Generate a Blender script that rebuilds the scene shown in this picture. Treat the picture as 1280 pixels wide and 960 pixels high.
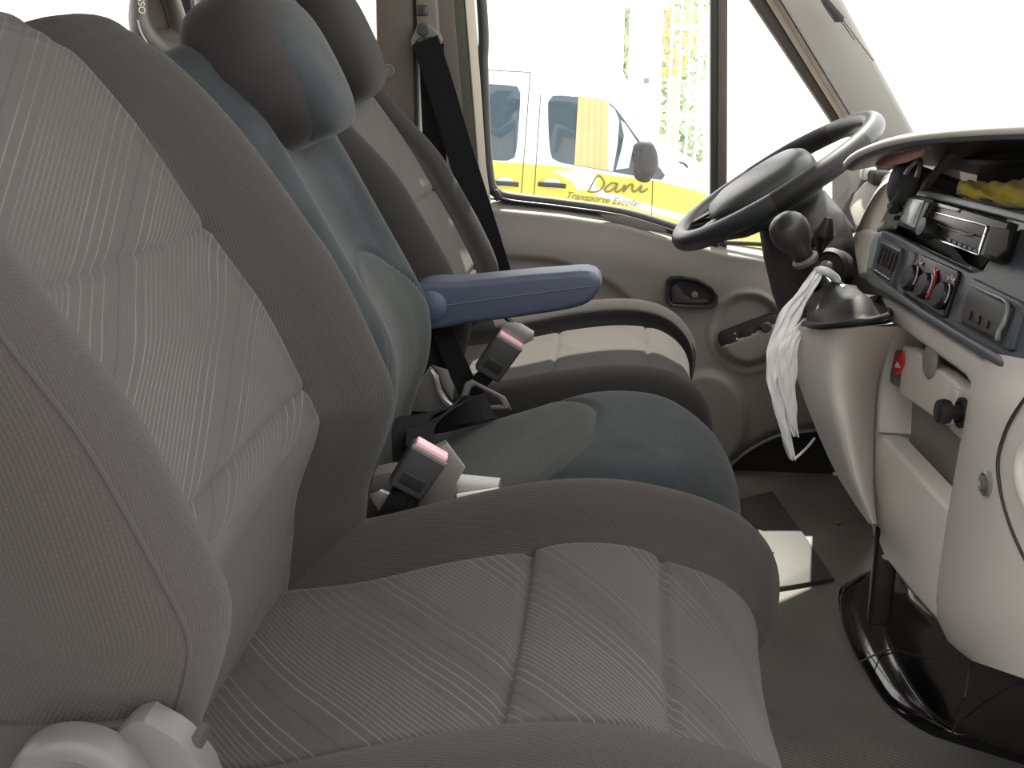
import bpy, bmesh, math, random
from mathutils import Vector, Matrix
from math import sin, cos, pi, radians, sqrt, exp
random.seed(7)
S = bpy.context.scene
COL = S.collection
for o in list(bpy.data.objects): bpy.data.objects.remove(o)

# ------------------------------------------------------------------ camera, sky, sun, exposure
CAM = Vector((0, 0, .86)); PITCH = radians(16.5); YAW = radians(5.5); FPX = 1400.
cd = bpy.data.cameras.new('camera'); cam = bpy.data.objects.new('camera', cd); COL.objects.link(cam)
cd.sensor_width = 36; cd.lens = 36*FPX/1280; cd.clip_start = .02; cd.clip_end = 300
cam.location = CAM; cam.rotation_euler = (pi/2-PITCH, 0, YAW); S.camera = cam
W = bpy.data.worlds.new('sky'); S.world = W; W.use_nodes = True
wn = W.node_tree; bg = wn.nodes['Background']; bg.inputs[0].default_value = (1, .988, .98, 1); bg.inputs[1].default_value = 3.0
sd = bpy.data.lights.new('sun', 'SUN'); sun = bpy.data.objects.new('sun', sd); COL.objects.link(sun)
sd.energy = 12.0; sd.angle = radians(.6); sd.color = (1, .95, .86)
SUN_FROM = Vector((-.02, .55, .80)); sun.rotation_euler = SUN_FROM.to_track_quat('Z', 'Y').to_euler()
S.view_settings.view_transform = 'Standard'; S.view_settings.look = 'None'
S.view_settings.exposure = 0.12; S.view_settings.gamma = 1; S.view_settings.use_curve_mapping = False
S.cycles.max_bounces = 8; S.cycles.transparent_max_bounces = 16

# ------------------------------------------------------------------ measuring helpers: where a sight line of the photo meets a plane of the place
FW = Vector((-sin(YAW)*cos(PITCH), cos(YAW)*cos(PITCH), -sin(PITCH))); RT = Vector((cos(YAW), sin(YAW), 0)); UP = RT.cross(FW)
def ray(x, y): return FW+RT*((x-640)/FPX)-UP*((y-480)/FPX)
def aY(x, y, Y): r = ray(x, y); return CAM+r*(Y/r.y)
def aX(x, y, X): r = ray(x, y); return CAM+r*(X/r.x)
def aZ(x, y, Z): r = ray(x, y); return CAM+r*((Z-CAM.z)/r.z)
def aP(x, y, g, k, off=0):            # plane g.p = k, moved by off along its rear-facing normal
    N = -g.normalized(); r = ray(x, y); P0 = g*(k/g.length_squared)+N*off
    return CAM+r*((P0-CAM).dot(N)/r.dot(N))

# ------------------------------------------------------------------ materials
def nt(name):
    m = bpy.data.materials.new(name); m.use_nodes = True; t = m.node_tree
    return m, t, t.nodes['Principled BSDF']
def L(t, a, b): t.links.new(a, b)
def node(t, typ, **kw):
    n = t.nodes.new(typ)
    for k, v in kw.items(): setattr(n, k, v)
    return n
def math_(t, op, a, b=None, c=None):
    n = node(t, 'ShaderNodeMath', operation=op)
    for i, v in enumerate((a, b, c)):
        if v is None: continue
        if isinstance(v, (int, float)): n.inputs[i].default_value = v
        else: L(t, v, n.inputs[i])
    return n.outputs[0]
def mixc(t, f, a, b):
    n = node(t, 'ShaderNodeMix', data_type='RGBA')
    for i, v in ((0, f), (6, a), (7, b)):
        if isinstance(v, tuple): n.inputs[i].default_value = (*v, 1) if len(v) == 3 else v
        elif isinstance(v, (int, float)): n.inputs[i].default_value = v
        else: L(t, v, n.inputs[i])
    return n.outputs[2]
def noise(t, scale, detail=3, vec=None, rough=.55):
    n = node(t, 'ShaderNodeTexNoise'); n.inputs['Scale'].default_value = scale; n.inputs['Detail'].default_value = detail
    n.inputs['Roughness'].default_value = rough
    if vec is None: vec = node(t, 'ShaderNodeTexCoord').outputs['Object']
    L(t, vec, n.inputs['Vector']); return n.outputs[0]
def bump(t, b, h, strength=.3, dist=.002):
    n = node(t, 'ShaderNodeBump'); n.inputs['Strength'].default_value = strength; n.inputs['Distance'].default_value = dist
    L(t, h, n.inputs['Height']); L(t, n.outputs[0], b.inputs['Normal'])
def plastic(name, c, rough=.5, var=.12, scale=60, bs=.12, spec=.5, metal=0, coat=0):
    m, t, b = nt(name); n = noise(t, scale, 4); n2 = noise(t, 6, 3)
    f = math_(t, 'ADD', math_(t, 'MULTIPLY', n, .4), math_(t, 'MULTIPLY', n2, .6))
    a = tuple(x*(1-var) for x in c); d = tuple(min(1, x*(1+var)) for x in c)
    L(t, mixc(t, f, a, d), b.inputs['Base Color'])
    b.inputs['Roughness'].default_value = rough; b.inputs['Specular IOR Level'].default_value = spec
    b.inputs['Metallic'].default_value = metal; b.inputs['Coat Weight'].default_value = coat
    if bs: bump(t, b, noise(t, scale*12, 2), bs, .0006)
    return m
def fabric(name, base, stripe, ang=None, period=.009, rib=.0016, ribang=0, band=None, bs=.5, sheen=.25, soil=.12):
    """woven cloth on UVs in metres; ang: direction of the pinstripes"""
    m, t, b = nt(name)
    uv = node(t, 'ShaderNodeUVMap', uv_map='UVMap'); sp = node(t, 'ShaderNodeSeparateXYZ'); L(t, uv.outputs[0], sp.inputs[0])
    u, v = sp.outputs[0], sp.outputs[1]
    def coord(a): return math_(t, 'ADD', math_(t, 'MULTIPLY', u, -sin(a)), math_(t, 'MULTIPLY', v, cos(a)))
    cr = coord(ribang); w = math_(t, 'SINE', math_(t, 'MULTIPLY', cr, 2*pi/rib))
    wv = math_(t, 'SINE', math_(t, 'MULTIPLY', coord(ribang+pi/2), 2*pi/(rib*1.1)))
    weave = math_(t, 'ADD', math_(t, 'MULTIPLY', w, .5), math_(t, 'MULTIPLY', wv, .25))
    ob = node(t, 'ShaderNodeTexCoord').outputs['Object']
    n1 = noise(t, 9, 4, ob); n2 = noise(t, 900, 2, ob)
    c = mixc(t, math_(t, 'MULTIPLY_ADD', weave, .5, .5), tuple(x*.8 for x in base), tuple(x*1.2 for x in base))
    if ang is not None:
        cs = coord(ang)
        big = math_(t, 'FRACT', math_(t, 'MULTIPLY', cs, 1/.13))           # repeating bands of the pattern
        fine = math_(t, 'GREATER_THAN', big, .55)
        f1 = math_(t, 'FRACT', math_(t, 'MULTIPLY', cs, 1/period)); f2 = math_(t, 'FRACT', math_(t, 'MULTIPLY', cs, 2/period))
        s1 = math_(t, 'LESS_THAN', f1, .15); s2 = math_(t, 'LESS_THAN', f2, .28)
        plain = math_(t, 'LESS_THAN', math_(t, 'ABSOLUTE', math_(t, 'SUBTRACT', big, .22)), .09)
        s = math_(t, 'ADD', math_(t, 'MULTIPLY', s1, math_(t, 'SUBTRACT', 1, fine)), math_(t, 'MULTIPLY', math_(t, 'MULTIPLY', s2, .65), fine))
        s = math_(t, 'MULTIPLY', s, math_(t, 'SUBTRACT', 1, plain))
        s = math_(t, 'MULTIPLY', s, math_(t, 'MULTIPLY_ADD', noise(t, 5, 2, ob), 3.2, -.9))
        c = mixc(t, s, c, stripe)
        line = math_(t, 'LESS_THAN', math_(t, 'ABSOLUTE', math_(t, 'SUBTRACT', big, .22)), .006)
        c = mixc(t, math_(t, 'MULTIPLY', line, .6), c, tuple(x*.5 for x in base))
    c = mixc(t, math_(t, 'MULTIPLY', n1, soil*2), c, tuple(x*.62 for x in base))
    c = mixc(t, math_(t, 'MULTIPLY', math_(t, 'GREATER_THAN', n2, .72), .12), c, (.4, .38, .36))
    L(t, c, b.inputs['Base Color']); b.inputs['Roughness'].default_value = .92
    b.inputs['Specular IOR Level'].default_value = .25; b.inputs['Sheen Weight'].default_value = sheen; b.inputs['Sheen Roughness'].default_value = .5
    bump(t, b, weave, bs, .0005); return m
def velour(name, base, worn, scale=18, ribbed=False, sheen=.5):
    m, t, b = nt(name); ob = node(t, 'ShaderNodeTexCoord').outputs['Object']
    n = noise(t, scale, 5, ob); f = noise(t, 420, 2, ob)
    c = mixc(t, math_(t, 'MULTIPLY_ADD', n, 2.0, -.6), base, worn)
    c = mixc(t, math_(t, 'MULTIPLY', f, .25), c, tuple(x*.6 for x in base))
    if ribbed:
        uv = node(t, 'ShaderNodeUVMap', uv_map='UVMap'); mp = node(t, 'ShaderNodeMapping'); mp.inputs['Scale'].default_value = (180, 900, 1)
        L(t, uv.outputs[0], mp.inputs[0]); h = noise(t, 1, 2, mp.outputs[0])
        c = mixc(t, math_(t, 'MULTIPLY_ADD', h, 1.6, -.55), c, tuple(x*.45 for x in base)); bump(t, b, h, .6, .0012)
    else: bump(t, b, f, .25, .0008)
    L(t, c, b.inputs['Base Color']); b.inputs['Roughness'].default_value = .9; b.inputs['Specular IOR Level'].default_value = .2
    b.inputs['Sheen Weight'].default_value = sheen; b.inputs['Sheen Roughness'].default_value = .4; return m
def glass(name, tint=(.93, .97, .95), refl=.05):
    m = bpy.data.materials.new(name); m.use_nodes = True; t = m.node_tree; t.nodes.clear()
    o = node(t, 'ShaderNodeOutputMaterial'); tr = node(t, 'ShaderNodeBsdfTransparent'); tr.inputs[0].default_value = (*tint, 1)
    gl = node(t, 'ShaderNodeBsdfGlossy'); gl.inputs['Roughness'].default_value = .02; mx = node(t, 'ShaderNodeMixShader')
    fr = node(t, 'ShaderNodeLayerWeight'); fr.inputs[0].default_value = .5
    L(t, math_(t, 'MULTIPLY_ADD', math_(t, 'POWER', fr.outputs[1], 4), refl*6, refl*.4), mx.inputs[0]); L(t, tr.outputs[0], mx.inputs[1]); L(t, gl.outputs[0], mx.inputs[2]); L(t, mx.outputs[0], o.inputs[0])
    return m
def rubber(name, c, period=.006, ang=0., bs=.8, dust=(.16, .16, .13)):
    m, t, b = nt(name); ob = node(t, 'ShaderNodeTexCoord').outputs['Object']; sp = node(t, 'ShaderNodeSeparateXYZ'); L(t, ob, sp.inputs[0])
    cs = math_(t, 'ADD', math_(t, 'MULTIPLY', sp.outputs[0], cos(ang)), math_(t, 'MULTIPLY', sp.outputs[1], sin(ang)))
    w = math_(t, 'SINE', math_(t, 'MULTIPLY', cs, 2*pi/period)); n = noise(t, 7, 5, ob)
    c1 = mixc(t, math_(t, 'MULTIPLY_ADD', w, .4, .5), tuple(x*.6 for x in c), tuple(x*1.35 for x in c))
    L(t, mixc(t, math_(t, 'MULTIPLY_ADD', n, 1.8, -.55), c1, dust), b.inputs['Base Color']); b.inputs['Roughness'].default_value = .6
    bump(t, b, w, bs, .001); return m
def foliage_mat(name, a, d):
    m, t, b = nt(name); L(t, mixc(t, noise(t, 1.7, 4), a, d), b.inputs['Base Color']); b.inputs['Roughness'].default_value = .7; return m

M = {}
M['panel'] = fabric('striped_cloth', (.066, .061, .058), (.135, .128, .122), radians(30), .0095, .0013, radians(30), sheen=.1)
M['cpanel'] = fabric('striped_cushion_cloth', (.066, .061, .058), (.150, .143, .136), radians(38), .0085, .0013, radians(38), sheen=.1)
M['bolster'] = fabric('ribbed_cloth', (.042, .038, .036), (.2, .2, .2), None, .009, .0026, radians(75), bs=.7, sheen=.08)
M['sidecloth'] = fabric('side_cloth', (.040, .0365, .034), (.2, .2, .2), None, .009, .0030, radians(80), bs=.7, sheen=.08)
M['dpanel'] = fabric('driver_cloth', (.062, .057, .050), (.09, .085, .08), radians(30), .012, .0016, radians(38), sheen=.08)
M['dbolster'] = fabric('driver_dark_cloth', (.026, .024, .022), (.1, .1, .1), None, .009, .0026, radians(75), sheen=.06)
M['vel'] = velour('blue_grey_velour', (.025, .029, .032), (.048, .054, .056), sheen=.10)
M['velrib'] = velour('ribbed_grey_velour', (.045, .049, .048), (.075, .078, .074), ribbed=True, sheen=.12)
M['veldark'] = velour('dark_velour', (.020, .019, .020), (.040, .040, .041), 9, sheen=.1)
M['blackcloth'] = velour('black_cloth', (.016, .015, .014), (.026, .024, .022), 9, sheen=.06)
M['grey'] = plastic('light_grey_plastic', (.76, .72, .68), .5, .06)
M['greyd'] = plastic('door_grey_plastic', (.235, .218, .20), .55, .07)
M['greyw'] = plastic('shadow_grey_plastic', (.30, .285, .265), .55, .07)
M['fascia'] = plastic('slate_plastic', (.10, .108, .122), .42, .1)
M['fasciahi'] = plastic('silver_grey_plastic', (.30, .32, .33), .35, .06, metal=.3)
M['pad'] = plastic('dash_pad_plastic', (.115, .118, .125), .55, .1)
M['black'] = plastic('black_plastic', (.018, .018, .019), .38, .2)
M['blackm'] = plastic('matt_black_plastic', (.025, .025, .026), .6, .2)
M['gloss'] = plastic('gloss_black', (.012, .012, .013), .3, .2, bs=0)
M['vinyl'] = plastic('black_vinyl', (.008, .008, .009), .13, .2, 30, .05, coat=.4)
M['leather'] = plastic('black_leather', (.016, .016, .016), .55, .2, 40, .3, .3)
M['wheel'] = plastic('wheel_skin', (.028, .032, .035), .36, .15, 60, .12)
M['blue'] = plastic('blue_armrest_skin', (.060, .073, .118), .45, .08, 40, .1)
M['belt'] = plastic('black_webbing', (.006, .007, .007), .75, .2, 200, .4, .15)
M['buckle'] = plastic('buckle_plastic', (.045, .044, .045), .42, .15)
M['red'] = plastic('red_plastic', (.62, .03, .04), .35, .08)
M['pink'] = plastic('pale_red_button', (.85, .48, .52), .3, .08)
M['pinkreflect'] = plastic('pink_reflection', (.52, .22, .22), .6, .08)
M['metal'] = plastic('grey_steel', (.40, .39, .38), .35, .1, metal=.7)
M['chrome'] = plastic('chrome', (.75, .75, .76), .15, .05, metal=1, bs=0)
M['trim'] = plastic('pillar_trim', (.105, .090, .078), .6, .1)
M['trim2'] = plastic('pillar_trim_light', (.15, .13, .112), .6, .1)
M['trimg'] = plastic('olive_grey_seal', (.09, .088, .068), .7, .1)
M['cream'] = plastic('cream_paint', (.72, .66, .55), .35, .05)
M['seal'] = plastic('rubber_seal', (.045, .042, .040), .55, .2)
M['apil'] = plastic('pillar_grey', (.60, .59, .56), .55, .05)
M['brown'] = plastic('brown_edge', (.20, .155, .135), .5, .1)
M['handle'] = plastic('warm_grey_plastic', (.17, .158, .148), .42, .07)
M['white'] = plastic('white_film', (.93, .93, .93), .32, .03, 20, .2)
M['yellow'] = velour('yellow_cloth', (.62, .50, .03), (.72, .60, .06), 40)
M['floor'] = rubber('ribbed_rubber', (.16, .155, .14), .0065, radians(62), .5, (.22, .218, .19))
M['mat'] = rubber('smooth_rubber', (.060, .060, .057), .004, radians(20), .2, (.075, .078, .066))
M['dark'] = plastic('dark_carpet', (.022, .021, .020), .95, .3, 200, .5)
M['roofin'] = plastic('headliner', (.45, .43, .40), .9, .05)
M['glass'] = glass('clear_glass', (.965, .965, .96)); M['wind'] = glass('windscreen_glass', (.95, .96, .945), .012)
M['vanwhite'] = plastic('white_paint', (.85, .86, .87), .25, .02, bs=0)
M['vanyellow'] = plastic('yellow_paint', (.52, .50, .10), .25, .04, bs=0)
M['vanglass'] = plastic('dark_glass', (.050, .075, .095), .06, .2, 3, 0)
M['curtain'] = velour('orange_curtain', (.60, .40, .20), (.66, .47, .26), 12)
M['line'] = plastic('panel_gap', (.06, .065, .07), .6, .1)
M['wall'] = plastic('pale_render', (.85, .83, .78), .9, .04, 4, .1)
M['asphalt'] = plastic('pale_concrete', (.55, .54, .52), .9, .12, 3, .2)
M['leafg'] = foliage_mat('leaves', (.20, .28, .17), (.34, .42, .26)); M['leafy'] = foliage_mat('yellow_blossom', (.5, .42, .14), (.6, .5, .2))
M['bark'] = plastic('bark', (.42, .38, .33), .9, .2, 10, .4)
M['screen'] = plastic('grey_screen', (.55, .62, .63), .15, .1, 20, 0)
M['ink'] = plastic('brown_ink', (.16, .13, .04), .6, .05, bs=0); M['whiteink'] = plastic('white_print', (.80, .78, .70), .6, .03, bs=0)
M['recl'] = plastic('recliner_plastic', (.085, .084, .085), .4, .06)
M['blockwall'] = plastic('sky_block_render', (.10, .098, .095), .9, .1, 3, .2)
M['grass'] = foliage_mat('lawn', (.12, .2, .05), (.22, .3, .08))

# ------------------------------------------------------------------ object helpers
ORG = {}
def thing(name, label, cat, loc=(0, 0, 0), group=None):
    o = bpy.data.objects.new(name, None); COL.objects.link(o); o.empty_display_size = .05; o.location = loc
    o['label'] = label; o['category'] = cat
    if group: o['group'] = group
    ORG[o.name] = Vector(loc); return o
def tag(o, label, cat, group=None):
    o['label'] = label; o['category'] = cat
    if group: o['group'] = group
    return o
def link_mesh(me, name, mat, parent=None, smooth=True, label=None, sharp=None):
    c = Vector((0, 0, 0))
    for v in me.vertices: c += v.co
    c /= max(1, len(me.vertices))
    me.transform(Matrix.Translation(-c))
    if smooth:
        me.polygons.foreach_set('use_smooth', [True]*len(me.polygons))
        if sharp: me.set_sharp_from_angle(angle=radians(sharp))
    mats = mat if isinstance(mat, (list, tuple)) else [mat]
    for k in mats: me.materials.append(M[k] if isinstance(k, str) else k)
    o = bpy.data.objects.new(name, me); COL.objects.link(o)
    if parent is not None: o.parent = parent; o.location = c-ORG[parent.name]
    else: o.location = c
    ORG[o.name] = c
    if label: o['label'] = label
    return o
def mesh(name, vs, fs, mat, parent=None, smooth=True, uvs=None, sharp=None, fix=True, label=None):
    me = bpy.data.meshes.new(name); me.from_pydata([tuple(v) for v in vs], [], fs); me.update()
    if uvs:
        l = me.uv_layers.new(name='UVMap')
        for lp in me.loops: l.data[lp.index].uv = uvs[lp.vertex_index]
    if fix:
        b = bmesh.new(); b.from_mesh(me); bmesh.ops.recalc_face_normals(b, faces=b.faces); b.to_mesh(me); b.free()
    return link_mesh(me, name, mat, parent, smooth, label, sharp)
def from_bm(name, b, mat, parent=None, smooth=True, sharp=40, label=None):
    bmesh.ops.recalc_face_normals(b, faces=b.faces)
    me = bpy.data.meshes.new(name); b.to_mesh(me); b.free(); return link_mesh(me, name, mat, parent, smooth, label, sharp)
def grid(name, P, mat, parent=None, closev=False, caps=False, uvs=None, sharp=None, label=None):
    R, Cn = len(P), len(P[0]); vs = [p for r in P for p in r]; fs = []
    for i in range(R-1):
        for j in range(Cn if closev else Cn-1):
            k = (j+1) % Cn; fs.append((i*Cn+j, i*Cn+k, (i+1)*Cn+k, (i+1)*Cn+j))
    if caps: fs.append(tuple(range(Cn))); fs.append(tuple((R-1)*Cn+j for j in range(Cn))[::-1])
    return mesh(name, vs, fs, mat, parent, True, uvs, sharp, label=label)
def rbox(name, c, size, r, mat, parent=None, rot=None, seg=3, taper=None, label=None):
    b = bmesh.new(); bmesh.ops.create_cube(b, size=1)
    for v in b.verts: v.co = Vector((v.co.x*size[0], v.co.y*size[1], v.co.z*size[2]))
    if taper:
        for v in b.verts:
            if v.co.z > 0: v.co.x *= taper[0]; v.co.y *= taper[1]
    if r: bmesh.ops.bevel(b, geom=list(b.edges), offset=r, segments=seg, profile=.5, affect='EDGES')
    mt = Matrix.Translation(c) @ (rot.to_4x4() if rot is not None else Matrix())
    bmesh.ops.transform(b, matrix=mt, verts=b.verts); return from_bm(name, b, mat, parent, label=label)
def frame(o, u, n):
    n = n.normalized(); u = (u-n*u.dot(n)).normalized(); v = n.cross(u)
    return Matrix((u, v, n)).transposed()
def prism(name, pts, N, th, mat, parent=None, bev=.0, seg=2, smooth=True, label=None, holes=None, sharp=35):
    """outline pts (3D) on one face, extruded by th against N; bevelled"""
    b = bmesh.new(); N = N.normalized()
    front = [b.verts.new(p) for p in pts]; back = [b.verts.new(Vector(p)-N*th) for p in pts]; n = len(pts)
    f1 = b.faces.new(front); f2 = b.faces.new(back[::-1])
    for i in range(n): b.faces.new((front[i], back[i], back[(i+1) % n], front[(i+1) % n]))
    bmesh.ops.recalc_face_normals(b, faces=b.faces)
    if bev:
        es = [e for e in b.edges if e.verts[0] in front and e.verts[1] in front]
        bmesh.ops.bevel(b, geom=es, offset=bev, segments=seg, profile=.5, affect='EDGES', clamp_overlap=True)
    return from_bm(name, b, mat, parent, smooth, sharp, label)
def ring(name, outer, inner, N, th, mat, parent=None, bev=0, label=None):
    """frame between two outlines of equal count"""
    b = bmesh.new(); N = N.normalized(); n = len(outer)
    A = [b.verts.new(p) for p in outer]; B = [b.verts.new(p) for p in inner]
    A2 = [b.verts.new(Vector(p)-N*th) for p in outer]; B2 = [b.verts.new(Vector(p)-N*th) for p in inner]
    for i in range(n):
        k = (i+1) % n
        b.faces.new((A[i], A[k], B[k], B[i])); b.faces.new((A2[k], A2[i], B2[i], B2[k]))
        b.faces.new((A[k], A[i], A2[i], A2[k])); b.faces.new((B[i], B[k], B2[k], B2[i]))
    bmesh.ops.recalc_face_normals(b, faces=b.faces)
    if bev:
        fr = set(A+B); es = [e for e in b.edges if e.verts[0] in fr and e.verts[1] in fr and not ((e.verts[0] in set(A)) ^ (e.verts[1] in set(A)))]
        bmesh.ops.bevel(b, geom=es, offset=bev, segments=2, profile=.5, affect='EDGES')
    return from_bm(name, b, mat, parent, label=label)
def cr(P, n, closed=False):
    """Catmull-Rom through P, n samples, evenly spread by length"""
    P = [Vector(p) for p in P]; m = len(P); out = []
    segs = m if closed else m-1; K = 24
    for i in range(segs):
        p1, p2 = P[i], P[(i+1) % m]
        p0 = P[i-1] if (closed or i > 0) else p1*2-p2; p3 = P[(i+2) % m] if (closed or i+2 < m) else p2*2-p1
        for k in range(K):
            t = k/K; out.append(.5*((2*p1)+(p2-p0)*t+(2*p0-5*p1+4*p2-p3)*t*t+(3*p1-p0-3*p2+p3)*t**3))
    out.append(P[0].copy() if closed else P[-1].copy())
    d = [0]
    for i in range(1, len(out)): d.append(d[-1]+(out[i]-out[i-1]).length)
    res = []; j = 0; N = n if closed else n-1
    for i in range(n):
        s = d[-1]*i/N
        while j < len(d)-2 and d[j+1] < s: j += 1
        f = (s-d[j])/max(1e-9, d[j+1]-d[j]); res.append(out[j].lerp(out[j+1], min(1, f)))
    return res
def tube(name, pts, r, mat, parent=None, n=12, res=None, closed=False, label=None, flat=1, upv=None):
    P = cr(pts, res or len(pts)*6, closed) if res != 0 else [Vector(p) for p in pts]; m = len(P); rows = []
    rr = [r]*m if isinstance(r, (int, float)) else [v[0] for v in cr([(x, 0, 0) for x in r], m)]
    prev = Vector(upv) if upv else None
    for i, p in enumerate(P):
        t = (P[(i+1) % m]-P[i-1]) if closed else (P[min(i+1, m-1)]-P[max(i-1, 0)])
        t.normalize()
        if prev is None: prev = t.orthogonal()
        prev = (prev-t*prev.dot(t)).normalized(); q = t.cross(prev)
        rows.append([p+(prev*cos(2*pi*k/n)+q*sin(2*pi*k/n)*flat)*rr[i] for k in range(n)])
    if closed: rows.append(rows[0])
    o = grid(name, rows, mat, parent, True, not closed, sharp=50, label=label)
    if closed:
        b = bmesh.new(); b.from_mesh(o.data); bmesh.ops.remove_doubles(b, verts=b.verts, dist=1e-6); bmesh.ops.recalc_face_normals(b, faces=b.faces); b.to_mesh(o.data); b.free()
    return o
def strap(name, pts, w, side, mat, parent=None, th=.0014, res=None, label=None):
    """flat webbing along pts; side: width direction(s)"""
    P = cr(pts, res or len(pts)*8); m = len(P); sd = [side]*2 if isinstance(side, Vector) else side; Sd = cr(sd, m) if len(sd) > 2 else [sd[0].lerp(sd[1], i/(m-1)) for i in range(m)]; rows = []
    for i, p in enumerate(P):
        t = (P[min(i+1, m-1)]-P[max(i-1, 0)]).normalized(); s = (Sd[i]-t*Sd[i].dot(t)).normalized(); n = t.cross(s)
        rows.append([p-s*w/2+n*th, p+s*w/2+n*th, p+s*w/2-n*th, p-s*w/2-n*th])
    return grid(name, rows, mat, parent, True, True, sharp=40, label=label)
def lathe(name, prof, o, ax, mat, parent=None, n=28, label=None, sq=(1, 1), uref=None):
    """prof: (radius, height along ax)"""
    ax = ax.normalized(); u = (uref or ax.orthogonal()); u = (u-ax*u.dot(ax)).normalized(); v = ax.cross(u)
    rows = [[Vector(o)+ax*h+(u*cos(2*pi*k/n)*sq[0]+v*sin(2*pi*k/n)*sq[1])*r for k in range(n)] for r, h in prof]
    return grid(name, rows, mat, parent, True, True, sharp=42, label=label)
def blob(name, c, R, rad, mat, parent=None, e=(1, 1), n=40, m=24, fn=None, label=None):
    """superellipsoid, R: 3x3 frame matrix"""
    def sp(x, p): return math.copysign(abs(x)**p, x)
    rows = []
    for i in range(m+1):
        a = -pi/2+pi*i/m; row = []
        for k in range(n):
            b_ = 2*pi*k/n; p = Vector((sp(cos(a), e[0])*sp(cos(b_), e[1]), sp(cos(a), e[0])*sp(sin(b_), e[1]), sp(sin(a), e[0])))
            if fn: p = fn(p)
            row.append(Vector(c)+R @ Vector((p.x*rad[0], p.y*rad[1], p.z*rad[2])))
        rows.append(row)
    o = grid(name, rows, mat, parent, True, False, label=label)
    b = bmesh.new(); b.from_mesh(o.data); bmesh.ops.remove_doubles(b, verts=b.verts, dist=1e-6); bmesh.ops.recalc_face_normals(b, faces=b.faces); b.to_mesh(o.data); b.free()
    o.data.polygons.foreach_set('use_smooth', [True]*len(o.data.polygons)); return o
def text(name, s, o, u, n, size, mat, parent=None, ext=.0003, shear=0, label=None, align='CENTER', spacing=1):
    c = bpy.data.curves.new(name, 'FONT'); c.body = s; c.size = size; c.extrude = ext; c.shear = shear; c.align_x = align; c.align_y = 'CENTER'; c.space_character = spacing
    tmp = bpy.data.objects.new('tmp', c); COL.objects.link(tmp); bpy.context.view_layer.update()
    me = bpy.data.meshes.new_from_object(tmp.evaluated_get(bpy.context.evaluated_depsgraph_get())); bpy.data.objects.remove(tmp); bpy.data.curves.remove(c)
    me.name = name; me.materials.clear(); me.materials.append(M[mat]); ob = bpy.data.objects.new(name, me); COL.objects.link(ob)
    mt = frame(o, u, n).to_4x4(); mt.translation = Vector(o)
    if parent is not None: ob.parent = parent; mt.translation = Vector(o)-ORG[parent.name]
    ob.matrix_local = mt
    if label: ob['label'] = label
    return ob
def struct(o): o['kind'] = 'structure'; return o
def box(name, a, b_, mat, parent=None, r=0):
    a, b_ = Vector(a), Vector(b_); return rbox(name, (a+b_)/2, tuple(abs(x) for x in (b_-a)), r, mat, parent)
def sst(a, b, x):
    t = max(0, min(1, (x-a)/(b-a))); return t*t*(3-2*t)
X_, Y_, Z_ = Vector((1, 0, 0)), Vector((0, 1, 0)), Vector((0, 0, 1))

# ------------------------------------------------------------------ large structure: cab floor, walls, roof, pillars, glass
WL = 2.27                                             # inner face of the driver side wall
struct(box('floor', (-3.2, .5, -.06), (1.0, 2.45, 0), 'floor'))
struct(box('ceiling', (-3.25, .42, 1.62), (.26, 2.5, 1.68), 'roofin'))  # front edge stretched past the windscreen top to keep sun out
struct(box('wall_rear', (-3.26, .45, 0), (-3.2, 2.5, .72), 'trim2'))
struct(box('wall_front', (.94, .5, -.1), (1.0, 2.45, .60), 'dark'))
w = box('wall_right', (-3.2, .44, -.06), (-.62, .5, .72), 'trim2'); struct(w)
struct(box('wall_left', (-3.2, WL+.02, -.06), (-.50, WL+.08, .70), 'trim2'))
for i, (xa, xb) in enumerate(((-3.2, -3.1), (-2.3, -2.2), (-1.4, -1.3), (-.62, -.50))):
    struct(box('trim_%d' % (i+1), (xa, .44, .72), (xb, .5, 1.62), 'trim2'))
struct(box('trim_5', (-3.2, .44, 1.34), (-.62, .5, 1.62), 'trim2'))
struct(box('trim_6', (-3.2, WL+.02, 1.34), (-.30, WL+.08, 1.62), 'trim2'))
for i, (xa, xb) in enumerate(((-3.1, -2.3), (-2.2, -1.4), (-1.3, -.62))):
    struct(box('window_%d' % (i+1), (xa, .46, .72), (xb, .466, 1.34), 'glass'))
def slant(px, Y, z):                                   # the photo's x at the top edge and at y=60, run up or down to height z
    a, b_ = aY(px[0], 0, Y), aY(px[1], 60, Y); f = (z-a.z)/(b_.z-a.z); return a.lerp(b_, f)
def post(name, pl, pr, Y, z0, z1, th, mat, parent=None, bev=.004):
    return prism(name, [slant(pl, Y, z0), slant(pr, Y, z0), slant(pr, Y, z1), slant(pl, Y, z1)], -Y_, th, mat, parent, bev)
struct(post('trim_7', (214, 240), (238, 246), WL, .68, 1.40, .05, 'blackm'))
struct(post('trim_8', (238, 246), (243, 250), WL+.015, .68, 1.40, .04, 'greyw'))
struct(post('trim_9', (337, 337), (347, 347), WL+.03, .905, 1.40, .02, 'greyw'))
struct(box('window_4', (-3.1, WL+.05, .68), (-.92, WL+.056, 1.36), 'glass'))
struct(box('window_5', (-.88, WL+.05, .68), (-.47, WL+.056, 1.36), 'glass'))
struct(box('wall_sky_block', (-9, -2.6, -1.1), (.9, -2.3, 2.6), 'blockwall'))  # unseen dark wall, added to cut sky light from the passenger side
struct(box('trim_13', (-.34, WL+.01, 1.43), (.14, 2.5, 1.63), 'trim2'))  # unseen door header, added to stop sun spots on the floor
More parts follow.
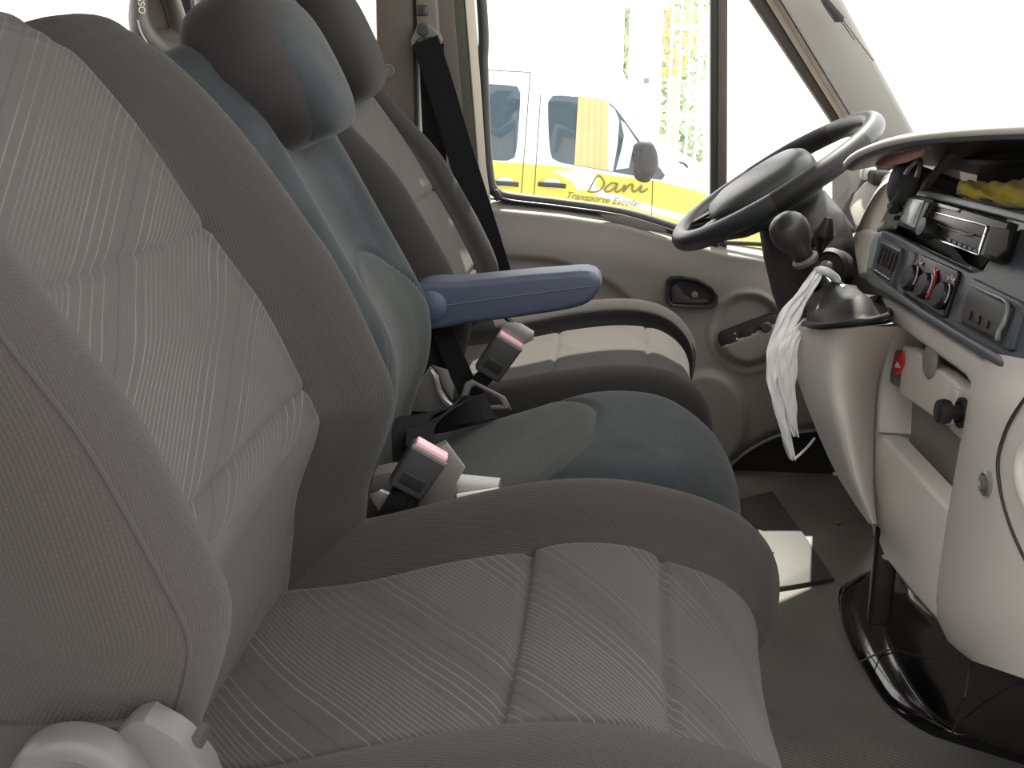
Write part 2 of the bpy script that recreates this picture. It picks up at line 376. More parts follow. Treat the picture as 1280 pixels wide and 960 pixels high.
# B pillar of the driver side
bp = thing('door_pillar', 'brown grey trimmed pillar behind the driver seat carrying the belt loop', 'pillar', (-.42, WL, 0))
post('trim_panel', (468, 469), (517, 518), WL-.03, 0, 1.62, .09, 'trim', bp, .012)
post('slide_rail', (519, 522), (545, 549), WL-.035, 0, 1.62, .07, 'trim2', bp, .006)
post('rear_cover', (545, 548), (566, 571), WL-.01, 0, 1.62, .07, 'trim', bp, .004)
post('door_seal', (565, 568), (580, 585), WL, .3, 1.62, .06, 'trimg', bp, .008)
post('painted_edge', (578, 582), (592, 597), WL+.02, .3, 1.62, .08, 'cream', bp, .002)
q = aY(485, 89, WL-.03); lathe('trim_bolt', [(.014, -.001), (.014, .003), (.011, .005), (.010, .003), (.006, .003), (.005, .006), (0, .006)], q, -Y_, 'handle', bp, 20)
q = aY(528, 13, WL-.035); rbox('rail_button', q, (.022, .012, .02), .004, 'buckle', bp)
for dx in (-.003, .003): rbox('button_slot', q+Vector((dx, -.007, 0)), (.003, .002, .012), .0008, 'black', bp)
# A pillar and windscreen
def pl2(pa, pb, Y, z): a, b_ = aY(*pa, Y), aY(*pb, Y); return a.lerp(b_, (z-a.z)/(b_.z-a.z))
ap = thing('windscreen_pillar', 'light grey trimmed pillar between side window and windscreen', 'pillar', (.62, WL-.1, .55))
def band(name, l, r, Yl, Yr, z0, z1, th, mat, par, bev=.004):
    return prism(name, [pl2(*l, Yl, z0), pl2(*r, Yr, z0), pl2(*r, Yr, z1), pl2(*l, Yl, z1)], Vector((-.45, -1, 0)), th, mat, par, bev)
band('pillar_cover', ((1000, 45), (1088, 190)), ((1055, 0), (1146, 168)), WL-.02, WL-.07, .58, 1.60, .04, 'apil', ap, .012)
band('door_seal', ((985, 30), (1075, 178)), ((1001, 45), (1090, 190)), WL+.0, WL-.02, .58, 1.60, .03, 'brown', ap, .004)
band('painted_edge', ((972, 24), (1063, 170)), ((986, 30), (1076, 178)), WL+.02, WL+.01, .58, 1.60, .03, 'cream', ap, .002)
apb = [pl2((1055, 0), (1146, 168), WL-.07, z) for z in (.60, 1.62)]
wsl = [apb[0]+Vector((.005, 0, 0)), apb[1]+Vector((.005, 0, 0))]; wsr = [Vector((p.x, .5, p.z)) for p in wsl]
def bow(a, b_, k): m = a.lerp(b_, k); return m+Vector((.12*(1-(2*k-1)**2), 0, 0))
WS = [[bow(wsl[0], wsr[0], k/16) for k in range(17)], [bow(wsl[1], wsr[1], k/16) for k in range(17)]]
o = grid('window_6', WS, 'wind'); struct(o); so = o.modifiers.new('t', 'SOLIDIFY'); so.thickness = .005
struct(tube('trim_10', [wsr[0], wsr[1]], .035, 'apil', res=2))
an = thing('aerial', 'thin dark aerial rod in a black holder outside the windscreen pillar', 'aerial', aY(1040, 12, WL-.1))
prism('holder', [aY(x, y, WL-.115) for x, y in ((1026, -3), (1036, -2), (1056, 21), (1055, 27), (1046, 28), (1033, 9))], -Y_, .02, 'blackm', an, .003)
tube('rod', [aY(1054, 25, WL-.11), aY(1092, 76, WL-.11)], .0016, 'brown', an, 8, 2)
tube('wire', [aY(1046, 20, WL-.11), aY(1054, 30, WL-.105), aY(1068, 50, WL-.10)], .001, 'black', an, 6)


# ------------------------------------------------------------------ driver door
def interp(P, x):
    if x <= P[0][0]: return P[0][1]
    for a, b_ in zip(P, P[1:]):
        if x <= b_[0]: return a[1]+(b_[1]-a[1])*(x-a[0])/(b_[0]-a[0])
    return P[-1][1]
SILL = [(580, 246), (612, 247), (640, 250), (700, 256), (780, 268), (850, 288), (905, 303), (1000, 318), (1120, 330)]
BOT = [(580, 660), (860, 625), (905, 588), (930, 566), (960, 549), (985, 541), (1030, 536), (1120, 534)]
door = thing('driver_door', 'light grey moulded driver door with black window frame behind the steering wheel', 'door', (.1, WL, .05))
door['kind'] = 'structure'
rows = []
for i in range(91):
    row = []; t = i/90
    for j in range(131):
        x = 588+(1120-588)*j/130; ys, yb = interp(SILL, x), interp(BOT, x)
        y = ys+(yb-ys)*(t**1.25); Y = 2.25
        Y += .045*(1-sst(0, 17, y-ys))+.012*(1-sst(10, 60, y-ys))
        arc = interp([(588, 316), (640, 320), (690, 324), (735, 338), (770, 358), (805, 390), (830, 430), (850, 470)], x)
        Y += .016*sst(arc-1, arc+5, y)*(1-sst(arc+20, arc+120, y))*(1-sst(820, 850, x))
        r = sqrt(((x-935)/44)**2+((y-415)/46)**2)
        Y += .012*(1-sst(.86, 1.0, r))-.006*(sst(1.0, 1.06, r)-sst(1.06, 1.2, r))
        ln = y-(432-(x-902)*.42)
        Y -= .030*(1-sst(.80, .97, r))*sst(-6, 2, ln)
        r2 = sqrt(((x-884)/52)**2+((y-525)/62)**2); Y -= .022*(1-sst(.88, 1.02, r2))
        Y += .02*sst(-12, 0, y-yb)
        row.append(aY(x, y, Y))
    rows.append(row)
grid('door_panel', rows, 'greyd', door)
# lower edge strip and dark sill behind
tube('edge_strip', [aY(x, interp(BOT, x)+1, 2.245) for x in (860, 905, 930, 960, 985, 1030)], .0035, 'greyd', door, 8)
struct(box('trim_11', (-.35, 2.285, .0), (.66, 2.33, .34), 'dark'))
# window seal: closed loop round the main pane, then divider and quarter pane
WY = WL+.03
main = [(606, -60), (603, 0), (605, 80), (608, 160), (612, 215), (618, 238), (636, 246), (700, 254), (780, 266), (850, 287), (898, 301)]
tube('window_seal', [slant((601, 606), WY, 1.5)]+[aY(x-1, y, WY) for x, y in main[1:]], .0105, 'seal', door, 10, 90)
tube('seal_lip', [aY(x, y+5, WY-.014) for x, y in main[5:]], .004, 'black', door, 8, 40)
rbox('seal_corner', aY(621, 244, WY-.012), (.016, .012, .022), .004, 'blackm', door, Matrix.Rotation(radians(-35), 3, 'Y'))
prism('window_divider', [slant((889, 889), WY, 1.55), slant((899, 899), WY, 1.55), aY(898, 306, WY), aY(888, 303, WY)], -Y_, .03, 'seal', door, .003)
prism('divider_face', [slant((898, 898), WY-.006, 1.55), slant((911, 911), WY-.006, 1.55), aY(909, 309, WY-.006), aY(897, 306, WY-.006)], -Y_, .03, 'trim', door, .004)
fr = [(945, -8), (1068, 172)]
prism('front_frame', [pl2((938, 0), (1048, 165), WY, 1.56), pl2((966, 10), (1066, 172), WY, 1.56), pl2((966, 10), (1066, 172), WY, .70), pl2((938, 0), (1048, 165), WY, .70)], -Y_, .03, 'trim', door, .005)
tube('lower_frame', [aY(905, 303, WY-.01), aY(960, 306, WY-.01), aY(1010, 316, WY-.01), aY(1085, 332, WY-.01)], .005, 'trimg', door, 8)
gz = [slant((602, 606), WY+.005, 1.52), aY(604, 60, WY+.005), aY(611, 215, WY+.005), aY(622, 246, WY+.005), aY(780, 268, WY+.005), aY(893, 303, WY+.005), slant((893, 893), WY+.005, 1.52)]
prism('window_pane', gz, -Y_, .004, 'glass', door)
prism('quarter_pane', [slant((904, 904), WY+.005, 1.5), aY(902, 306, WY+.005), aY(1090, 332, WY+.005), pl2((945, 0), (1056, 168), WY+.005, .74), pl2((945, 0), (1056, 168), WY+.005, 1.5)], -Y_, .004, 'glass', door)
prism('sill_inlay', [aY(x, y, 2.268-.0) for x, y in ((749, 267), (790, 271), (832, 286), (834, 291), (800, 286), (758, 275))], Vector((0, -1, .6)), .004, 'handle', door, .001)
# inner handle
hs = [(833, 352), (838, 347), (850, 346), (872, 350), (890, 360), (898, 371), (897, 381), (889, 386), (860, 386), (838, 384), (832, 378)]
hi = [(838, 355), (842, 351), (851, 350), (870, 354), (885, 362), (892, 371), (891, 378), (886, 381), (861, 381), (841, 380), (837, 375)]
h = ring('handle_surround', [aY(x, y, 2.235) for x, y in hs], [aY(x, y, 2.238) for x, y in hi], -Y_, .02, 'black', door, .002)
prism('handle_recess', [aY(x, y, 2.247) for x, y in hi], -Y_, .004, 'blackm', h)
prism('handle_lever', [aY(x, y, 2.240) for x, y in ((839, 379), (840, 358), (846, 354), (850, 360), (856, 369), (866, 374), (884, 374), (886, 379), (870, 381))], -Y_, .008, 'buckle', h, .003)
lathe('lever_boss', [(.007, 0), (.007, .006), (.004, .008), (0, .008)], aY(868, 368, 2.246), -Y_, 'handle', h, 16)
# switch panel
sp0, sp1 = aY(905, 427, 2.236), aY(969, 404, 2.236); su = (sp1-sp0).normalized(); sv = su.cross(-Y_)*-1
sv = Vector((-su.z, 0, su.x)); ln_ = (sp1-sp0).length; ol = []
for k in range(24):
    a = 2*pi*k/24; c_ = sp1 if cos(a) > 0 else sp0; ol.append(c_+(su*cos(a)*.7+sv*sin(a))*.021-su*(.004 if cos(a) > 0 else -.004))
sw = prism('switch_panel', ol, -Y_, .012, 'black', door, .003)
for f0, f1, nm in ((.06, .26, 'window_switch'), (.36, .62, 'blank_cover')):
    prism(nm, [sp0+su*ln_*f+sv*s_*.010-Y_*.003 for f, s_ in ((f0, -1), (f1, -1), (f1, 1), (f0, 1))], -Y_, .005, 'blackm', sw, .002)
lathe('mirror_knob', [(.011, 0), (.011, .005), (.008, .008), (0, .008)], sp0.lerp(sp1, .82)-Y_*.001, -Y_, 'buckle', sw, 20)
for s_ in (-.35, .35):
    prism('switch_mark', [sp0+su*ln_*f+sv*z-Y_*.0085 for f, z in ((.22, .003+.006*s_/.35), (.27, .003+.006*s_/.35), (.245, .003+.006*s_/.35+.004))], -Y_, .0008, 'whiteink', sw)

# ------------------------------------------------------------------ seats
def sweep(root, name, prof, sec, nr, nc, zone, caps=(.03, .03), dfn=None, tfn=None):
    """prof: crest line [(X, z)], sec: closed outline [(Y, depth)], both smoothed; zone(t, y, d) names the cloth piece"""
    Pf = cr([(x, 0, z) for x, z in prof], nr); Sc = cr([(y, d, 0) for y, d in sec], nc, True)[:nc]
    ys = [s.x for s in Sc]; ds = [s.y for s in Sc]; yc = (max(ys)+min(ys))/2; hw = (max(ys)-min(ys))/2; dm = (max(ds)+min(ds))/2; hd = (max(ds)-min(ds))/2
    us = [0]
    for a, b_ in zip(Sc, Sc[1:]): us.append(us[-1]+(b_-a).length)
    rows = []; K = 7
    def row(p, T, ins, t, v):
        N = Vector((T.z, 0, -T.x)); r = []
        for y, d in zip(ys, ds):
            dd = d+(dfn(t, y, d) if dfn else 0)
            y2 = yc+(y-yc)*(1-ins/hw); d2 = dm+(dd-dm)*(1-ins/hd)
            r.append(Vector((p.x, 0, p.z))+N*d2+Y_*y2+(T*tfn(t, y) if tfn else Vector()))
        rows.append((r, t, v))
    T0 = (Pf[1]-Pf[0]).normalized(); T1 = (Pf[-1]-Pf[-2]).normalized(); v = 0
    for k in range(1, K):
        a = pi/2*k/K; row(Pf[0]-T0*caps[0]*cos(a), T0, caps[0]*(1-sin(a)), 0, v)
    for i, p in enumerate(Pf):
        T = (Pf[min(i+1, nr-1)]-Pf[max(i-1, 0)]).normalized()
        if i: v += (p-Pf[i-1]).length
        row(p, T, 0, i/(nr-1), v)
    for k in range(K-1, 0, -1):
        a = pi/2*k/K; row(Pf[-1]+T1*caps[1]*cos(a), T1, caps[1]*(1-sin(a)), 1, v)
    Z = {}
    for i in range(len(rows)-1):
        for j in range(nc):
            k = (j+1) % nc; t = (rows[i][1]+rows[i+1][1])/2
            Z.setdefault(zone(t, (ys[j]+ys[k])/2, (ds[j]+ds[k])/2), []).append(((i, j), (i, k), (i+1, k), (i+1, j)))
    Z.setdefault(zone(0, yc, dm-hd), []).append(tuple((0, j) for j in range(nc)))
    Z.setdefault(zone(1, yc, dm-hd), []).append(tuple((len(rows)-1, j) for j in range(nc))[::-1])
    out = {}; par = root
    def build(key, parent):
        nm, mat, idx = key; mp = {}; vs = []; uv = []; fs = []
        for f in Z[key]:
            g = []
            for (i, j) in f:
                if (i, j) not in mp: mp[(i, j)] = len(vs); vs.append(rows[i][0][j]); uv.append((us[j], rows[i][2]+(tfn(rows[i][1], ys[j]) if tfn else 0)))
                g.append(mp[(i, j)])
            fs.append(tuple(g))
        return mesh(nm, vs, fs, mat, parent, True, uv, fix=False)
    keys = sorted(Z, key=lambda k: (k[0] != name, k[0], k[2]))
    for k in keys:
        if k[0] == name: par = build(k, root); out[k] = par
    for k in keys:
        if k[0] != name: out[k] = build(k, par)
    return par, rows, ys, out
def gs(x, c, w): return exp(-((x-c)/w)**2)

def sm(P, n): return cr(P, n, True)[:n]
# ---- front passenger seat
ps = thing('car_seat', 'big grey pinstriped front passenger seat nearest the open door', 'seat', (-.05, .83, .2))
YN, YF = .555, 1.10; pe0, pe1 = .665, .985
prof = [(-.264, .33), (-.254, .40)]+[(p.x, p.z) for p in (aY(x, y, 1.06) for x, y in ((463, 600), (486, 535), (492, 488), (470, 430), (422, 332), (376, 265), (330, 200), (283, 142), (237, 95), (208, 71), (183, 53)))]
sec = [(YN+.03, -.18), (YN-.005, -.13), (YN-.012, -.07), (YN+.004, -.028), (YN+.045, -.012), (YN+.08, -.026), (pe0, -.054), (pe0+.05, -.062), (.825, -.064), (pe1-.05, -.062), (pe1, -.052), (YF-.075, -.014), (YF-.04, 0), (YF-.006, -.028), (YF+.006, -.07), (YF, -.13), (YF-.03, -.18), (.83, -.19)]
SE = (.30, .545)                                        # seams across the back, as a share of its length
SE = (.415, .705)
def dback(t, y, d):
    g = 0
    if d > -.1:
        g -= .005*(gs(y, pe0, .004)+gs(y, pe1, .004))
        if pe0 < y < pe1:
            g -= .004*(gs(t, SE[0], .006)+gs(t, SE[1], .006))
            g += .026*sst(.70, 1, t)
            for a, b_ in ((0, SE[0]), (SE[0], SE[1]), (SE[1], 1.08)):
                if a < t <= b_: g += .005*(1-((t-(a+b_)/2)/((b_-a)/2))**4)*(1-((y-.825)/.16)**4)
        g *= 1
    return g
def zback(t, y, d):
    if pe0 < y < pe1 and d > -.1: return ('centre_panel', 'panel', 0 if t < SE[0] else 1 if t < SE[1] else 2)
    if (y < YN+.012 and d < -.026) : return ('side_panel', 'sidecloth', 0)
    return ('backrest', 'bolster', 0)
pb, prow, pys, pout = sweep(ps, 'backrest', prof, sec, 150, 240, zback, (.03, .028), dback, lambda t, y: .118*sst(.64, 1, t)*max(0, 1-(abs(y-.76)/.34)**2.2))
# piping on the near bolster: follow the surface
j0 = min(range(len(pys)), key=lambda j: abs(pys[j]-(YN+.002))+(0 if j < 80 else 9))
ids = [j for j in range(len(pys)) if pys[j] < YN+.02]
jj = max(ids, key=lambda j: (prow[60][0][j].x+prow[60][0][j].z*.5) if pys[j] < YN+.012 else -9)
tube('piping', [r[0][jj] for r, in zip(prow[8:150:6])], .0022, 'bolster', pb, 6)
# cushion
cprof = [(.10, .235), (.155, .27), (.174, .32), (.168, .37), (.140, .408), (.09, .434), (.01, .450), (-.07, .446), (-.16, .424), (-.25, .398), (-.33, .385)]
ce0, ce1 = .675, .975
csec = [(YN+.05, -.15), (YN+.02, -.10), (YN+.022, -.045), (YN+.04, -.012), (YN+.072, -.010), (YN+.10, -.020), (ce0, -.040), (.76, -.046), (.825, -.048), (.89, -.046), (ce1, -.038), (YF-.085, -.010), (YF-.05, 0), (YF-.012, -.022), (YF-.002, -.06), (YF-.01, -.11), (YF-.04, -.15), (.83, -.155)]
CS = (.44, .64)
def dcush(t, y, d):
    g = 0
    if d > -.1:
        if ce0 < y < ce1:
            w_ = sst(.1, .3, t); g -= .005*(gs(t, CS[0], .005)+gs(t, CS[1], .006)); g += .010*(1-w_)
            for a, b_ in ((CS[0], CS[1]), (CS[1], 1.1)):
                if a < t <= b_: g += .008*(1-((t-(a+b_)/2)/((b_-a)/2))**4)
        g -= .005*(gs(y, ce0, .004)+gs(y, ce1, .004))
        if (y < ce0 or y > ce1): g -= .006*(1-sst(.12, .36, t))*sst(-.09, -.03, d)
    return g
def zcush(t, y, d):
    if ce0 < y < ce1 and d > -.1 and t > .06: return ('seat_panel', 'cpanel', 0 if t < CS[0] else 1 if t < CS[1] else 2)
    return ('cushion', 'bolster', 0)
sweep(ps, 'cushion', cprof, csec, 150, 220, zcush, (.03, .02), dcush)
# headrest (its lower edge only shows at the top corner), recliner cover, side valance
Rh = frame(None, Y_, Vector((.85, 0, .5)))
blob('headrest', (-.56, .83, 1.045), Rh, (.13, .10, .055), 'blackcloth', ps, (.6, .6))
for s_ in (-.06, .06): tube('headrest_rod', [(-.50, .83+s_, .89), (-.53, .83+s_, .99)], .006, 'chrome', ps, 10, 2)
rc = aY(99, 988, .525)
rec = lathe('recliner_cover', [(.039, -.01), (.038, .004), (.034, .010), (.028, .012), (.022, .008), (.018, .008), (.014, .012), (0, .013)], rc, -Y_, 'recl', ps, 48, uref=X_, sq=(1.08, 1))
rp = [(150, 911), (205, 916), (240, 946), (262, 985), (262, 1060), (60, 1060)]
prism('side_valance', sm([aY(x, y, .533) for x, y in rp], 40), -Y_, .02, 'recl', ps, .006)
prism('valance_back', [aY(x, y, .540) for x, y in ((-60, 908), (190, 908), (246, 930), (262, 985), (262, 1080), (-60, 1080))], -Y_, .02, 'blackm', ps, .004)
box('seat_base', (-.30, .60, .02), (.08, 1.06, .24), 'blackm', ps, .02)

# ---- middle seat
ms = thing('car_seat', 'narrow blue-grey velour middle seat with a single armrest', 'seat', (-.05, 1.3, .2))
mN, mF = 1.125, 1.475; mc = (mN+mF)/2
mprof = [(-.285, .34), (-.27, .405), (-.248, .47), (-.244, .52), (-.256, .565), (-.306, .660), (-.352, .745), (-.385, .80), (-.425, .852)]
msec = [(mN+.04, -.13), (mN, -.10), (mN-.002, -.05), (mN+.02, -.014), (mN+.06, 0), (mN+.11, -.010), (mc, -.016), (mF-.11, -.010), (mF-.06, 0), (mF-.02, -.014), (mF+.002, -.05), (mF, -.10), (mF-.04, -.13), (mc, -.135)]
def zmid(t, y, d):
    e = .50-.35*((abs(y-mc)/.165)**2.2)
    if d > -.03 and t < e+.06 and abs(y-mc) < .17: return ('ribbed_panel', 'velrib', 0)
    return ('backrest', 'vel', 0)
def dmid(t, y, d):
    if d < -.09: return 0
    s = abs(y-mc)/.175
    g = -.035*sst(.82, 1.0, t)*sst(.55, .95, s)
    e = .56-.35*((abs(y-mc)/.165)**2.2)
    if d > -.03: g -= .0035*gs(t, e, .008)
    return g
sweep(ms, 'backrest', mprof, msec, 170, 200, zmid, (.03, .045), dmid)
mcprof = [(.115, .235), (.140, .27), (.150, .32), (.143, .365), (.118, .40), (.07, .424), (.0, .430), (-.07, .418), (-.15, .392), (-.24, .365), (-.34, .35)]
mcs = [(mN+.03, -.12), (mN+.0, -.09), (mN-.002, -.045), (mN+.02, -.012), (mN+.06, 0), (mc, .004), (mF-.06, 0), (mF-.02, -.012), (mF+.002, -.045), (mF, -.09), (mF-.03, -.12), (mc, -.125)]
def zmc(t, y, d):
    e = .50+.10*((abs(y-mc)/.15)**2.4)
    if d > -.03 and t > e and abs(y-mc) < .165: return ('ribbed_panel', 'velrib', 1)
    return ('cushion', 'vel', 0)
def dmc(t, y, d):
    s = (y-mc)/.175; g = 0
    if d > -.08:
        g -= .055*(abs(s)**3)*(1-sst(.12, .42, t)) if t < .42 else 0
        e = .50+.10*((abs(y-mc)/.15)**2.4); g -= .0045*gs(t, e, .009)
        if t > .5: g -= .010*sst(.5, .65, t)*(1-abs(s)**2)
    return g
sweep(ms, 'cushion', mcprof, mcs, 170, 180, zmc, (.03, .02), dmc)
Rm = frame(None, Y_, Vector((.86, 0, .44)))
def hfn(p):
    p = p.copy(); p.z += .22*(1-p.x*p.x)*(1 if p.z > 0 else 0)*.4; p.x *= 1-.12*max(0, -p.y)-.10*max(0, p.y)**2; return p
hr = blob('headrest', (-.408, 1.30, .838), Rm, (.118, .094, .060), 'veldark', ms, (.62, .62), 48, 32, hfn)
blob('headrest_face', (-.372, 1.302, .840), Rm, (.094, .082, .034), 'vel', hr, (.6, .6), 40, 24, hfn)
# armrest
ax0, ax1 = aY(520, 384, 1.50), aY(752, 362, 1.50); au = (ax1-ax0); al = au.length; au.normalize(); av = Vector((-au.z, 0, au.x))
arm = []
for f, lo, hi in ((0, -.030, .028), (.3, -.031, .029), (.6, -.028, .029), (.82, -.024, .028), (.92, -.018, .027), (.975, -.006, .022), (1.0, .004, .012)): arm.append((f, lo, hi))
oa = [ax0+au*al*f+av*hi for f, lo, hi in arm]+[ax0+au*al*f+av*lo for f, lo, hi in arm[::-1]]
am = prism('armrest', sm(oa, 60), -Y_, .055, 'blue', ms, .009, 4)
tube('armrest_seam', [ax0+au*al*f+av*z-Y_*.0003 for f, z in ((.06, -.003), (.3, .0), (.6, .003), (.97, .006))], .0011, 'fascia', am, 6)
lathe('pivot_cap', [(.022, 0), (.022, .004), (.018, .007), (0, .008)], ax0+au*.022, -Y_, 'blue', am, 28)
# grey plastic round the base of the middle seat
prism('base_cover', [aY(x, y, 1.115) for x, y in ((462, 606), (466, 594), (486, 590), (506, 590), (560, 604), (622, 610), (625, 632), (560, 642), (500, 650), (462, 650), (440, 640))], -Y_, .03, 'metal', ms, .004)
prism('base_bracket', [aY(x, y, 1.10) for x, y in ((528, 590), (540, 562), (558, 553), (582, 585), (572, 604), (568, 640), (520, 650))], Vector((.2, -1, .2)), .02, 'handle', ms, .005)
prism('base_flap', [aY(x, y, 1.09) for x, y in ((460, 618), (474, 612), (496, 622), (484, 640), (474, 646))], Vector((-.2, -1, .3)), .01, 'metal', ms, .003)
prism('base_edge', [aY(x, y, 1.10) for x, y in ((570, 618), (622, 610), (624, 618), (604, 626), (571, 634))], Vector((0, -1, .3)), .012, 'grey', ms, .003)
box('seat_base', (-.30, 1.15, .02), (.06, 1.45, .25), 'blackm', ms, .02)

# ---- driver seat
ds = thing('car_seat', 'dark grey driver seat with headrest beside the door', 'seat', (-.05, 1.8, .2))
dN, dF = 1.565, 2.045; dc = (dN+dF)/2; de0, de1 = 1.665, 1.945
dprof = [(-.27, .33), (-.245, .385), (-.222, .44), (-.218, .49), (-.25, .565), (-.30, .655), (-.345, .73), (-.392, .797)]
dsec = [(dN+.03, -.15), (dN, -.11), (dN-.004, -.06), (dN+.012, -.02), (dN+.045, 0), (dN+.075, -.012), (de0, -.030), (dc, -.034), (de1, -.030), (dF-.075, -.012), (dF-.045, 0), (dF-.012, -.02), (dF+.004, -.06), (dF, -.11), (dF-.03, -.15), (dc, -.155)]
def zdb(t, y, d):
    if de0 < y < de1 and d > -.08: return ('centre_panel', 'dpanel', 0 if t < .36 else 1 if t < .66 else 2)
    return ('backrest', 'dbolster', 0)
def ddb(t, y, d):
    if d < -.08: return 0
    g = -.005*(gs(y, de0, .004)+gs(y, de1, .004))
    if de0 < y < de1: g -= .005*(gs(t, .36, .006)+gs(t, .66, .006))
    if y < de0 or y > de1: g -= .02*sst(.7, 1, t)
    return g
sweep(ds, 'backrest', dprof, dsec, 110, 170, zdb, (.03, .04), ddb)
dcprof = [(.085, .20), (.125, .24), (.146, .29), (.142, .345), (.115, .385), (.07, .408), (.0, .412), (-.08, .402), (-.16, .385), (-.25, .37), (-.33, .36)]
dcsec = [(dN+.04, -.14), (dN, -.10), (dN, -.045), (dN+.018, -.010), (dN+.05, 0), (dN+.075, -.006), (de0, -.016), (dc, -.020), (de1, -.014), (dF-.085, .008), (dF-.045, .02), (dF-.01, .0), (dF, -.045), (dF, -.10), (dF-.04, -.14), (dc, -.15)]
def zdc(t, y, d):
    if de0 < y < de1 and d > -.08 and t > .05: return ('seat_panel', 'dpanel', 0 if t < .42 else 1 if t < .66 else 2)
    return ('cushion', 'dbolster', 0)
def ddc(t, y, d):
    if d < -.08: return 0
    g = -.005*(gs(y, de0, .004)+gs(y, de1, .004))
    if y > de1-.02: g -= .026*(1-sst(.12, .5, t))*sst(de1-.02, de1+.03, y)
    if de0 < y < de1: g -= .005*(gs(t, .42, .006)+gs(t, .66, .006)+gs(t, .20, .006))
    return g
sweep(ds, 'cushion', dcprof, dcsec, 110, 160, zdc, (.03, .02), ddc)
Rd = frame(None, Y_, Vector((.88, 0, .42)))
blob('headrest', (-.462, 1.80, .872), Rd, (.125, .100, .058), 'blackcloth', ds, (.62, .62), 40, 28, hfn)
box('seat_base', (-.30, 1.62, .0), (.06, 2.0, .24), 'blackm', ds, .02)

# ------------------------------------------------------------------ belts and buckles
sb = thing('seat_belt', 'black driver shoulder belt hanging from the loop on the pillar', 'seat belt', aY(533, 48, 2.19))
dl = WL-.06
lp = [aY(x, y, dl) for x, y in ((522, 30), (528, 28), (536, 30), (550, 43), (553, 50), (549, 57), (540, 58), (520, 60), (514, 57), (513, 51))]
lpi = [aY(x, y, dl) for x, y in ((523, 48), (528, 46), (536, 46), (545, 48), (548, 51), (546, 54), (538, 55), (523, 57), (518, 56), (518, 52))]
ring('belt_loop', lp, lpi, -Y_, .010, 'handle', sb, .002)
lathe('loop_bolt', [(.012, -.02), (.012, .003), (.010, .006), (0, .0065)], aY(529, 37, dl), -Y_, 'buckle', sb, 20)
strap('webbing', [aY(531, 50, dl-.006), aY(548, 100, dl-.012), aY(572, 180, dl-.04), aY(602, 275, dl-.09), aY(624, 345, dl-.12), aY(650, 430, dl-.15)], .052, [X_*.97+Z_*.1, X_*.92-Y_*.3], 'belt', sb)
strap('lower_webbing', [aY(540, 54, dl+.004), aY(541, 120, WL-.045), aY(545, 240, WL-.05), aY(548, 420, WL-.04)], .046, [X_, X_], 'belt', sb)

def buckle(root, c, ax, nrm, L_, w, th):
    """body along ax with the red button at its top end"""
    ax = ax.normalized(); nrm = (nrm-ax*nrm.dot(ax)).normalized(); sd_ = ax.cross(nrm)
    R = Matrix((sd_, nrm, ax)).transposed()
    rbox('body', c, (w, th, L_), .0045, 'buckle', root, R, taper=(1.06, 1.0))
    rbox('red_button', c+ax*(L_/2+.0005)+nrm*.001, (w*.93, th*.66, .008), .002, 'pink', root, R)
    rbox('label_recess', c-ax*L_*.20+nrm*(th/2-.0004), (w*.66, .0016, L_*.26), .0005, 'black', root, R)
    rbox('top_lip', c+ax*(L_/2-.003)+nrm*(th/2-.001), (w*1.04, .003, .005), .001, 'handle', root, R)
    return R, sd_
def V(px, Y): return aY(*px, Y)
bt, bb = V((539, 562), 1.085), V((506, 612), 1.085)
b1 = thing('belt_buckle', 'black belt buckle with pale red button between passenger and middle seat', 'buckle', bb)
buckle(b1, (bt+bb)/2, bt-bb, Vector((.30, -1, .22)), (bt-bb).length*1.0, .040, .022)
strap('buckle_stalk', [bb+Vector((.0, .002, .006)), V((496, 628), 1.08), V((484, 650), 1.08), V((474, 690), 1.08)], .022, [Vector((.8, 0, .5))]*2, 'belt', b1, .002)
bt, bb = V((638, 424), 1.50), V((608, 468), 1.50)
b2 = thing('belt_buckle', 'black belt buckle under the armrest with the belt tongue clicked in', 'buckle', bb)
buckle(b2, (bt+bb)/2, bt-bb, Vector((.30, -1, .22)), (bt-bb).length, .040, .022)
prism('tongue', [aY(x, y, 1.50) for x, y in ((632, 402), (652, 404), (668, 414), (667, 424), (655, 430), (642, 420), (626, 410))], Vector((.3, -1, .5)), .004, 'metal', b2, .001)
strap('webbing', [V((646, 410), 1.515), V((632, 396), 1.575), V((605, 376), 1.58), V((585, 366), 1.58)], .045, [Vector((.5, 0, -.4)), Vector((.5, .2, -.4))], 'belt', b2)
strap('buckle_stalk', [bb, V((595, 485), 1.50), V((580, 520), 1.50)], .024, [Vector((.7, 0, .6))]*2, 'belt', b2, .002)
b3 = thing('belt_latch', 'grey triangular belt tongue lying between middle and driver seat', 'belt tongue', V((600, 495), 1.47))
to = [(582, 478), (590, 474), (632, 496), (640, 512), (604, 512), (572, 508)]; ti = [(590, 484), (594, 482), (624, 498), (628, 506), (604, 507), (582, 503)]
ring('latch_frame', [aY(x, y, 1.465) for x, y in to], [aY(x, y, 1.465) for x, y in ti], Vector((.2, -1, .35)), .012, 'handle', b3, .003)
b4 = thing('seat_bracket', 'bare grey steel hinge bracket between middle backrest and driver seat', 'bracket', V((545, 500), 1.48))
prism('plate', [aY(x, y, 1.478) for x, y in ((530, 470), (538, 458), (548, 470), (552, 486), (562, 502), (575, 512), (560, 516), (510, 514), (516, 500))], Vector((.2, -1, .2)), .006, 'metal', b4, .002)
tube('rib', [aY(x, y, 1.472) for x, y in ((538, 462), (545, 474), (548, 488), (556, 500), (568, 510))], .004, 'metal', b4, 8)
